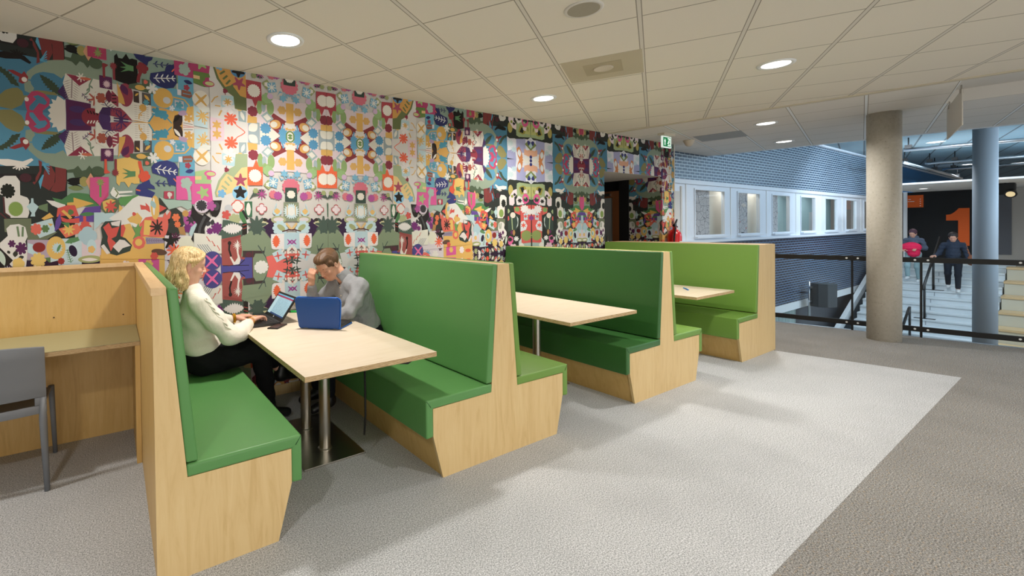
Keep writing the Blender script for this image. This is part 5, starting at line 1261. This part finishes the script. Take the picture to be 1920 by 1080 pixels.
hv.ell(w(.082, 0, -.03), (.080, .080, .082), Rm, .012, '-'); hv.ell(w(.105, 0, .0), (.06, .07, .07), Rm, .012, '-')
for sd in (1, -1):
    hv.ell(w(.002, sd*.088, -.010), (.026, .020, .038), Rm, .006, '-')
    hv.chain([w(-.030, sd*.080, -.03), w(-.012, sd*.076, -.085), w(.006, sd*.070, -.150)], [.016, .026, .014], .012)
fl = (Vector(F_), Vector(L_), Vector(U_)); c0 = Vector(w(0, 0, 0))
def hd(X, Y, Z):
    x = (X-c0.x)*fl[0].x+(Y-c0.y)*fl[0].y+(Z-c0.z)*fl[0].z; y = (X-c0.x)*fl[1].x+(Y-c0.y)*fl[1].y; z = (X-c0.x)*fl[2].x+(Z-c0.z)*fl[2].z
    wv = np.clip(-(z-.02)*12, 0, 1)
    th = np.arctan2(y, x+.02); return .0017*np.sin(44*th+3*np.sin(z*16))+.0009*np.sin(97*th+5*np.sin(z*12))+.0035*wv*np.sin(8*th+z*44)
HR = hairmat('blonde_hair', '9c7a4a', 'd8b680', 'f0dcb0', (60, 60, 8), (0, .3, 0))
hair = hv.mesh('hair', HR, g_t, hd)
g = MB(); rw = relw(w, g_t)
for i in range(46):
    r = random.random; sd = -1 if i % 3 else 1; x0 = -.10+.075*r(); y0 = .060+.028*(1-abs(x0+.04)*10); wv0 = r()*6
    zt_ = .03-.09*r(); p = [(x0+.010*math.sin(wv0+k*1.3)*(k/9)+.004*k*(r()-.3), sd*(y0+.008+.006*math.sin(wv0+k*1.1)*(k/9)), zt_-(.19+zt_)/9*k) for k in range(10)]
    g.tube([rw(*q) for q in p], [.0006, .0018]+[.0030]*5+[.0026, .0018, .0008], 6)
g.done('hair_strands', HR, g_t, smooth=True)
# sweater
sv = Vox((.2, 3.1, .50), (1.0, 3.95, 1.18), .0055)
sv.chain([(.505, 3.5, .64), (.485, 3.5, .78), (.485, 3.5, .91)], [.130, .112, .112], .05)
sv.ell((.505, 3.5, .67), (.142, .19, .10), None, .05); sv.ell((.49, 3.5, .89), (.115, .172, .16), None, .05)
sv.ell((.555, 3.42, .92), (.06, .065, .06), None, .04); sv.ell((.555, 3.58, .92), (.06, .065, .06), None, .04)
sv.chain([(.478, 3.40, 1.025), (.478, 3.60, 1.025)], [.064, .064], .05)
sv.chain([(.462, 3.46, 1.078), (.462, 3.54, 1.078)], [.056, .056], .04)
sv.chain([(.492, 3.355, .99), (.575, 3.31, .875), (.668, 3.285, .762), (.74, 3.345, .758), (.84, 3.475, .792)], [.074, .071, .065, .060, .041], .03)
sv.chain([(.492, 3.645, .99), (.57, 3.70, .89), (.63, 3.735, .80), (.70, 3.72, .79), (.745, 3.71, .795)], [.078, .074, .066, .056, .044], .03)
sv.ell((.440, 3.5, 1.155), (.062, .062, .06), None, .012, '-')
sv.ell((.78, 3.48, .60), (.16, .30, .10), None, .02, '-')
SW = cloth('cream_knit', 'ebe4d6', 'ddd4c4', 9, .4, .02, 420)
def sd_(X, Y, Z): return .0032*np.sin(Z*38+X*26+2*np.sin(Y*16))+.0022*np.sin(X*52-Z*34+3*np.sin(Y*15))
sv.mesh('sweater', SW, g_t, sd_, 2)
# cable stitch down the near sleeve, cuffs
g = MB(); path = [Vector(p)-Vector(g_t.location) for p in ((.515, 3.300, 1.035), (.590, 3.252, .915), (.668, 3.226, .795), (.735, 3.295, .758), (.80, 3.385, .772), (.85, 3.455, .783))]
for s_ in (0, math.pi):
    pts = []
    for k in range(70):
        q = k/69*(len(path)-1); i = min(int(q), len(path)-2); p = path[i].lerp(path[i+1], q-i); a = k*.75+s_; pts.append(p+Vector((.007*math.cos(a), .003*math.sin(a), .004*math.sin(a+.8))))
    g.tube(pts, .0058, 6)
g.done('cable_stitch', SW, g_t, smooth=True)
# trousers
tv = Vox((.25, 3.2, .10), (1.25, 3.8, .78), .0065)
tv.ell((.515, 3.5, .60), (.165, .195, .115), None, .05)
tv.chain([(.53, 3.41, .585), (.90, 3.41, .60)], [.105, .078], .04); tv.chain([(.90, 3.41, .60), (.955, 3.46, .36), (.99, 3.5, .17)], [.078, .062, .052], .03)
tv.chain([(.53, 3.60, .60), (.90, 3.62, .645)], [.100, .076], .04); tv.chain([(.90, 3.62, .645), (1.02, 3.60, .50), (1.06, 3.60, .44)], [.076, .062, .055], .03)
tv.mesh('trousers', cloth('black_trousers', '141416', '0c0c0e', 12, .4, .02), g_t, lambda X, Y, Z: .003*np.sin(X*40+Z*60), 2)
def boot(parent, ankle, toe, name='ankle_boot', m=None):
    a = Vector(ankle); b = Vector(toe); d = (b-a).normalized(); h = Vector((0, 0, 1)); bv = Vox(tuple(min(a[i], b[i])-.12 for i in range(3)), tuple(max(a[i], b[i])+.12 for i in range(3)), .006)
    bv.chain([tuple(a+h*.02), tuple(a-h*.04)], [.046, .046], .02); bv.chain([tuple(a-h*.045-d*.02), tuple(b)], [.042, .034], .03)
    bv.mesh(name, m or mat('black_boot_leather', '17171a', .4), parent, None, 2)
boot(g_t, (1.0, 3.5, .12), (1.14, 3.52, .045)); boot(g_t, (1.12, 3.60, .36), (1.27, 3.64, .29))
# jewellery
GO_ = mat('gold', 'd4a83a', .3, 1)
def ring(parent, c, ax, r, t_, name, m):
    F2, L2, U2 = basis(ax); g = MB(); pts = [Vector(c)-Vector(parent.location)+(L2*math.cos(a)+U2*math.sin(a))*r for a in [2*math.pi*i/24 for i in range(25)]]; g.tube(pts, t_, 6); g.done(name, m, parent, smooth=True)
ring(g_t, (.862, 3.512, .800), (.6, .78, .1), .0315, .0022, 'bracelet', GO_); ring(g_t, (.87, 3.523, .802), (.6, .78, .1), .031, .0014, 'bracelet', GO_); ring(g_t, (.897, 3.556, .806), (.6, .78, .0), .030, .0013, 'bracelet', GO_)
F2 = Vector((1, 0, .1)); g = MB(); 
for i in range(20):
    a = 2*math.pi*i/20; c = Vector((.785, 3.708, .803))-Vector(g_t.location)+Vector((0, .031*math.cos(a), .031*math.sin(a))); g.box((c.x-.010, c.y-.005, c.z-.005), (c.x+.010, c.y+.005, c.z+.005))
g.done('wristwatch', GO_, g_t)

# ---- young man
b_t = thing('person', 'young man with short brown hair in a grey shirt leaning his forehead on his fist', 'person', (1.85, 3.56, .486))
SKM = skinmat('ruddy_skin', 'dba78c', 'd09478')
fc = (-.74, -.36, -.57)
v = Vox((1.15, 3.1, .0), (2.12, 3.98, 1.42), H)
hc = Vector((1.545, 3.585, 1.185)); upv = (-.25, .0, 1)
w2, Rm2 = head(v, tuple(hc), fc, 1.02, upv, True)
v.chain([w2(-.045, 0, -.04), (1.64, 3.575, 1.10), (1.72, 3.57, 1.02)], [.055, .055, .06], .02)
v.chain([(1.84, 3.56, .64), (1.81, 3.57, .80), (1.765, 3.57, .94)], [.10, .085, .075], .03)
v.chain([(1.75, 3.43, .985), (1.71, 3.70, .985)], [.045, .045], .03)
v.chain([(1.735, 3.41, .99), (1.605, 3.335, .82), (1.52, 3.39, .805), (1.40, 3.455, .797)], [.040, .030, .028, .026], .02)
hand(v, (1.40, 3.455, .795), (-.85, .05, 0), (0, 0, 1), .5, 1.05, -1, .5)
v.chain([(1.67, 3.72, .99), (1.50, 3.80, .805), (1.455, 3.76, .92), (1.435, 3.715, 1.02)], [.05, .042, .034, .028], .02)
fh = Vector(w2(.118, .030, .055)); wr = Vector((1.432, 3.705, 1.03))
hand(v, tuple(wr), (-.05, -.28, 1), (-.9, -.45, 0), 1.45, 1.05, -1, .2)
for sd in (-.095, .095): v.chain([(1.80, 3.56+sd, .60), (1.45, 3.56+sd*1.2, .60), (1.47, 3.56+sd*1.2, .15)], [.078, .056, .042], .03)
v.mesh('body', SKM, b_t)
rw2 = relw(w2, b_t); feat(b_t, rw2, 1.04, 'b5604e', '6a4a34', '2e221c')
hv = Vox((1.35, 3.4, 1.05), (1.78, 3.78, 1.42), .0042)
hv.ell(w2(-.018, 0, .048), (.110, .086, .098), Rm2, .02); hv.ell(w2(.035, 0, .100), (.070, .068, .040), Rm2, .02)
for sd in (1, -1): hv.chain([w2(.03, sd*.070, .05), w2(.018, sd*.076, .01)], [.016, .009], .01)
hv.ell(w2(.10, 0, -.035), (.075, .09, .085), Rm2, .012, '-'); hv.ell(w2(.125, 0, .02), (.05, .08, .05), Rm2, .01, '-'); hv.ell(w2(.0, 0, -.085), (.12, .12, .075), Rm2, .014, '-')
for sd in (1, -1): hv.ell(w2(-.002, sd*.09, -.008), (.024, .026, .036), Rm2, .006, '-')
F3, L3, U3 = basis(fc, upv); c3 = hc
def hd2(X, Y, Z):
    x = (X-c3.x)*F3.x+(Y-c3.y)*F3.y+(Z-c3.z)*F3.z; y = (X-c3.x)*L3.x+(Y-c3.y)*L3.y+(Z-c3.z)*L3.z; z = (X-c3.x)*U3.x+(Y-c3.y)*U3.y+(Z-c3.z)*U3.z
    tp = np.clip((z-.06)*14, 0, 1)
    return .0013*np.sin(y*230+x*40+3*np.sin(x*40))+.0022*tp*np.sin(x*60+y*70+2*np.sin(y*50))
HB = hairmat('brown_hair', '4a3220', '64452b', '80603c', (110, 110, 24), (0, -.6, 0))
hv.mesh('hair', HB, b_t, hd2)
sv = Vox((1.2, 3.1, .52), (2.1, 3.98, 1.2), .0055)
sv.chain([(1.84, 3.56, .64), (1.81, 3.565, .80), (1.75, 3.57, .94)], [.142, .132, .124], .05)
sv.ell((1.835, 3.56, .66), (.152, .195, .13), None, .05); sv.ell((1.765, 3.57, .89), (.135, .19, .16), None, .05)
sv.chain([(1.745, 3.41, 1.00), (1.69, 3.72, 1.00)], [.080, .075], .05)
sv.chain([(1.735, 3.39, 1.0), (1.665, 3.345, .89), (1.60, 3.325, .815), (1.52, 3.385, .805), (1.43, 3.435, .80)], [.076, .066, .054, .047, .037], .03)
sv.chain([(1.67, 3.73, 1.0), (1.58, 3.775, .89), (1.50, 3.80, .82), (1.462, 3.765, .92), (1.440, 3.725, 1.00)], [.074, .064, .052, .044, .038], .025)
sv.chain([(1.690, 3.52, 1.055), (1.685, 3.62, 1.055)], [.055, .055], .04)
sv.cone((1.68, 3.573, 1.06), (1.60, 3.578, 1.17), .060, .066, .008, '-')
sv.cone((1.50, 3.2, .70), (1.50, 3.9, .70), .075, .075, .01, '-')
GS = cloth('grey_shirt', 'a0a1a4', '8e8f93', 11, .45, .022, 420)
sv.mesh('shirt', GS, b_t, lambda X, Y, Z: .0034*np.sin(X*44+Z*40+2.5*np.sin(Y*16))+.0018*np.sin(X*80-Z*60+3*np.sin(Y*22)), 2)
# collar and placket with buttons
o_ = Vector(b_t.location)
cv = Vox((1.50, 3.42, .95), (1.82, 3.73, 1.22), .0042)
cv.cone((1.705, 3.572, 1.035), (1.640, 3.576, 1.118), .088, .072, .004)
cv.cone((1.72, 3.572, 1.015), (1.60, 3.578, 1.170), .068, .066, .004, '-')
cv.cone((1.56, 3.520, 1.09), (1.64, 3.545, 1.00), .020, .030, .006, '-'); cv.ell((1.58, 3.575, 1.20), (.12, .12, .075), None, .004, '-'); cv.ell((1.76, 3.57, .955), (.14, .14, .055), None, .004, '-')
cv.mesh('collar', GS, b_t, None, 1)
g = MB()
for i in range(3): g.tube([tuple(Vector((1.612+.012*i, 3.505+.008*i, 1.0-.07*i))-o_), tuple(Vector((1.602+.012*i, 3.500+.008*i, .998-.07*i))-o_)], .0038, 10)
g.done('button', mat('shirt_button', 'd8c8b0', .4), b_t)
tv = Vox((1.35, 3.3, .10), (2.1, 3.85, .80), .0065)
tv.ell((1.85, 3.56, .60), (.165, .20, .115), None, .05)
for sd in (-.095, .095): tv.chain([(1.80, 3.56+sd, .595), (1.45, 3.56+sd*1.2, .595), (1.465, 3.56+sd*1.2, .16)], [.100, .076, .056], .035)
tv.mesh('trousers', cloth('dark_trousers', '1d2028', '14161c', 12, .4, .02), b_t, None, 2)
boot(b_t, (1.47, 3.45, .12), (1.33, 3.44, .045), 'shoe'); boot(b_t, (1.47, 3.68, .12), (1.33, 3.69, .045), 'shoe')

# ---- people walking down the atrium stairs (sharp, at rest)
def walker(label, u, vv, z, jacket, trous, hairc, shoe, bag=None, phase=1, s=1.0, turn=0):
    o = Vector((u, vv, z)); t = thing('person', label, 'person', tuple(o), 0)
    Fw = Matrix.Rotation(turn, 3, 'Z') @ Vector((-1, 0, 0)); Lw = Vector((0,0,1)).cross(Fw)
    def P_(f, l, h): return tuple(o+Fw*f*s+Lw*l*s+Vector((0,0,h*s)))
    lo = tuple(o[i]-.52*s for i in range(2))+(o.z-.2,); hi = tuple(o[i]+.52*s for i in range(2))+(o.z+1.75*s,)
    v = Vox(lo, hi, .0072)
    wv_, Rw = head(v, P_(.03, 0, 1.50), Fw*1+Vector((0,0,-.55)), 1.0*s)
    v.chain([P_(-.01, 0, 1.44), P_(-.03, 0, 1.32)], [.048*s, .052*s], .01)
    v.chain([P_(-.02, 0, 1.27), P_(0, 0, .9)], [.075*s, .085*s], .03)
    f1 = .16*phase
    legs = [[P_(0, .09, .86), P_(.10+f1*.5, .09, .47), P_(f1, .09, .07-.0)], [P_(0, -.09, .86), P_(.12-f1*.2, -.09, .50), P_(-f1*.9, -.09, .16)]]
    for lg in legs: v.chain(lg, [.075*s, .052*s, .036*s], .03)
    arms = [[P_(-.02, .17, 1.29), P_(-.05, .24, 1.04), P_(.10, .26, .86)], [P_(-.02, -.17, 1.29), P_(.0, -.25, 1.05), P_(.20, -.32, .98)]] if not (bag and bag[0] == 'coat') else [[P_(-.02, .17, 1.29), P_(-.04, .24, 1.05), P_(.20, .10, 1.04)], [P_(-.02, -.17, 1.29), P_(-.04, -.24, 1.05), P_(.20, -.08, 1.0)]]
    for a in arms: v.chain(a, [.036*s, .032*s, .028*s], .01)
    hand(v, arms[0][2], Fw+Vector((0,0,-.2)), (0,0,1), .9, s, 1); hand(v, arms[1][2], Fw-Lw*.5, (0,0,1), .8, s, -1)
    v.mesh('body', skinmat('walker_skin', 'd3a58e', 'c6937c'), t, None, 1)
    j = Vox(lo, hi, .011)
    j.chain([P_(-.02, 0, 1.26), P_(0, 0, 1.05), P_(0, 0, .84)], [.122*s, .125*s, .135*s], .05); j.chain([P_(-.02, .13, 1.30), P_(-.02, -.13, 1.30)], [.070*s, .070*s], .05); j.chain([P_(-.02, .04, 1.385), P_(-.02, -.04, 1.385)], [.070*s, .070*s], .03)
    for a in arms: j.chain([a[0], a[1], tuple(Vector(a[1]).lerp(Vector(a[2]), .8))], [.062*s, .056*s, .045*s], .03)
    j.mesh('jacket', cloth('jacket_'+jacket, jacket, None, 14, .6, .03), t, lambda X, Y, Z: .005*np.sin(Z*60+4*np.sin(X*15+Y*11)), 1)
    q = Vox(lo, hi, .011); q.ell(P_(0, 0, .88), (.15*s, .17*s, .13*s), None, .03)
    for lg in legs: q.chain([lg[0], lg[1], tuple(Vector(lg[1]).lerp(Vector(lg[2]), .86))], [.086*s, .063*s, .050*s], .03)
    q.mesh('trousers', cloth('walker_trousers_'+trous, trous, None, 14, .4, .02), t, None, 1)
    for lg in legs:
        a = Vector(lg[2]); bt = Vox(tuple(a-Vector((.25,.25,.15))), tuple(a+Vector((.25,.25,.15))), .010); bt.chain([tuple(a-Vector((0,0,.02))), tuple(a+Fw*.14*s-Vector((0,0,.035)))], [.042*s, .034*s], .02); bt.mesh('shoe', mat('shoe_'+shoe, shoe, .5), t, None, 1)
    hv = Vox(tuple(Vector(P_(.03, 0, 1.5))-Vector((.22,.22,.26))), tuple(Vector(P_(.03, 0, 1.5))+Vector((.22,.22,.22))), .008)
    hv.ell(wv_(-.02, 0, .05), (.112*s, .090*s, .098*s), Rw, .02); hv.ell(wv_(.105, 0, -.02), (.08*s, .085*s, .095*s), Rw, .008, '-'); hv.ell(wv_(.02, 0, -.06), (.12*s, .12*s, .06*s), Rw, .01, '-'); hv.ell(wv_(0, 0, -.09), (.13*s, .13*s, .065*s), Rw, .012, '-')
    hv.mesh('hair', mat('hair_'+hairc, hairc, .6), t, lambda X, Y, Z: .003*np.sin(X*120+Y*150), 1)
    if bag:
        k = Vox(lo, hi, .011)
        if bag[0] == 'bag': k.ell(P_(.0, .33, .88), (.15*s, .11*s, .15*s), None, .02); k.chain([P_(.0, .29, 1.0), P_(-.02, .20, 1.36)], [.02, .02], .01)
        else: k.ell(P_(.17, 0, 1.08), (.13*s, .22*s, .16*s), None, .03); k.ell(P_(.16, .05, .92), (.09*s, .14*s, .14*s), None, .03)
        k.mesh(bag[2], cloth('bag_'+bag[1], bag[1], None, 18, .6, .03), t, lambda X, Y, Z: .004*np.sin(Z*80+X*30), 1)
    return t
k_ = 3; walker('person in a navy jacket walking down the stairs with a brown shoulder bag', X0S-GO*3+.13, 2.38, Z0-RI*3, '323a48', '22262e', '2a2220', 'e8e8e6', ('bag', '8a5a44', 'shoulder_bag'), 1, 1.0, .1)
walker('person in pale blue jeans carrying a crimson coat on the stairs beside the column', X0S-GO*2.0+.13, 3.16, Z0-RI*2, '566070', '9ab4b8', '4a2a38', 'eef0f0', ('coat', 'e8305a', 'carried_coat'), -.8, .95, -.1)
# lamps in the atrium ceiling
for x, y, l in ((18.99, 2.61, 'round lamp in the atrium ceiling just behind the hanging sign'), (26.1, 1.8, 'bright round lamp in the atrium ceiling at the right edge'), (27.7, 3.0, 'tiny distant lamp in the atrium ceiling left of the white column top')):
    lamp(l, x, y, ZA-.003, .16, 55, (.8, .9, 1), 'round lamps in the atrium ceiling')
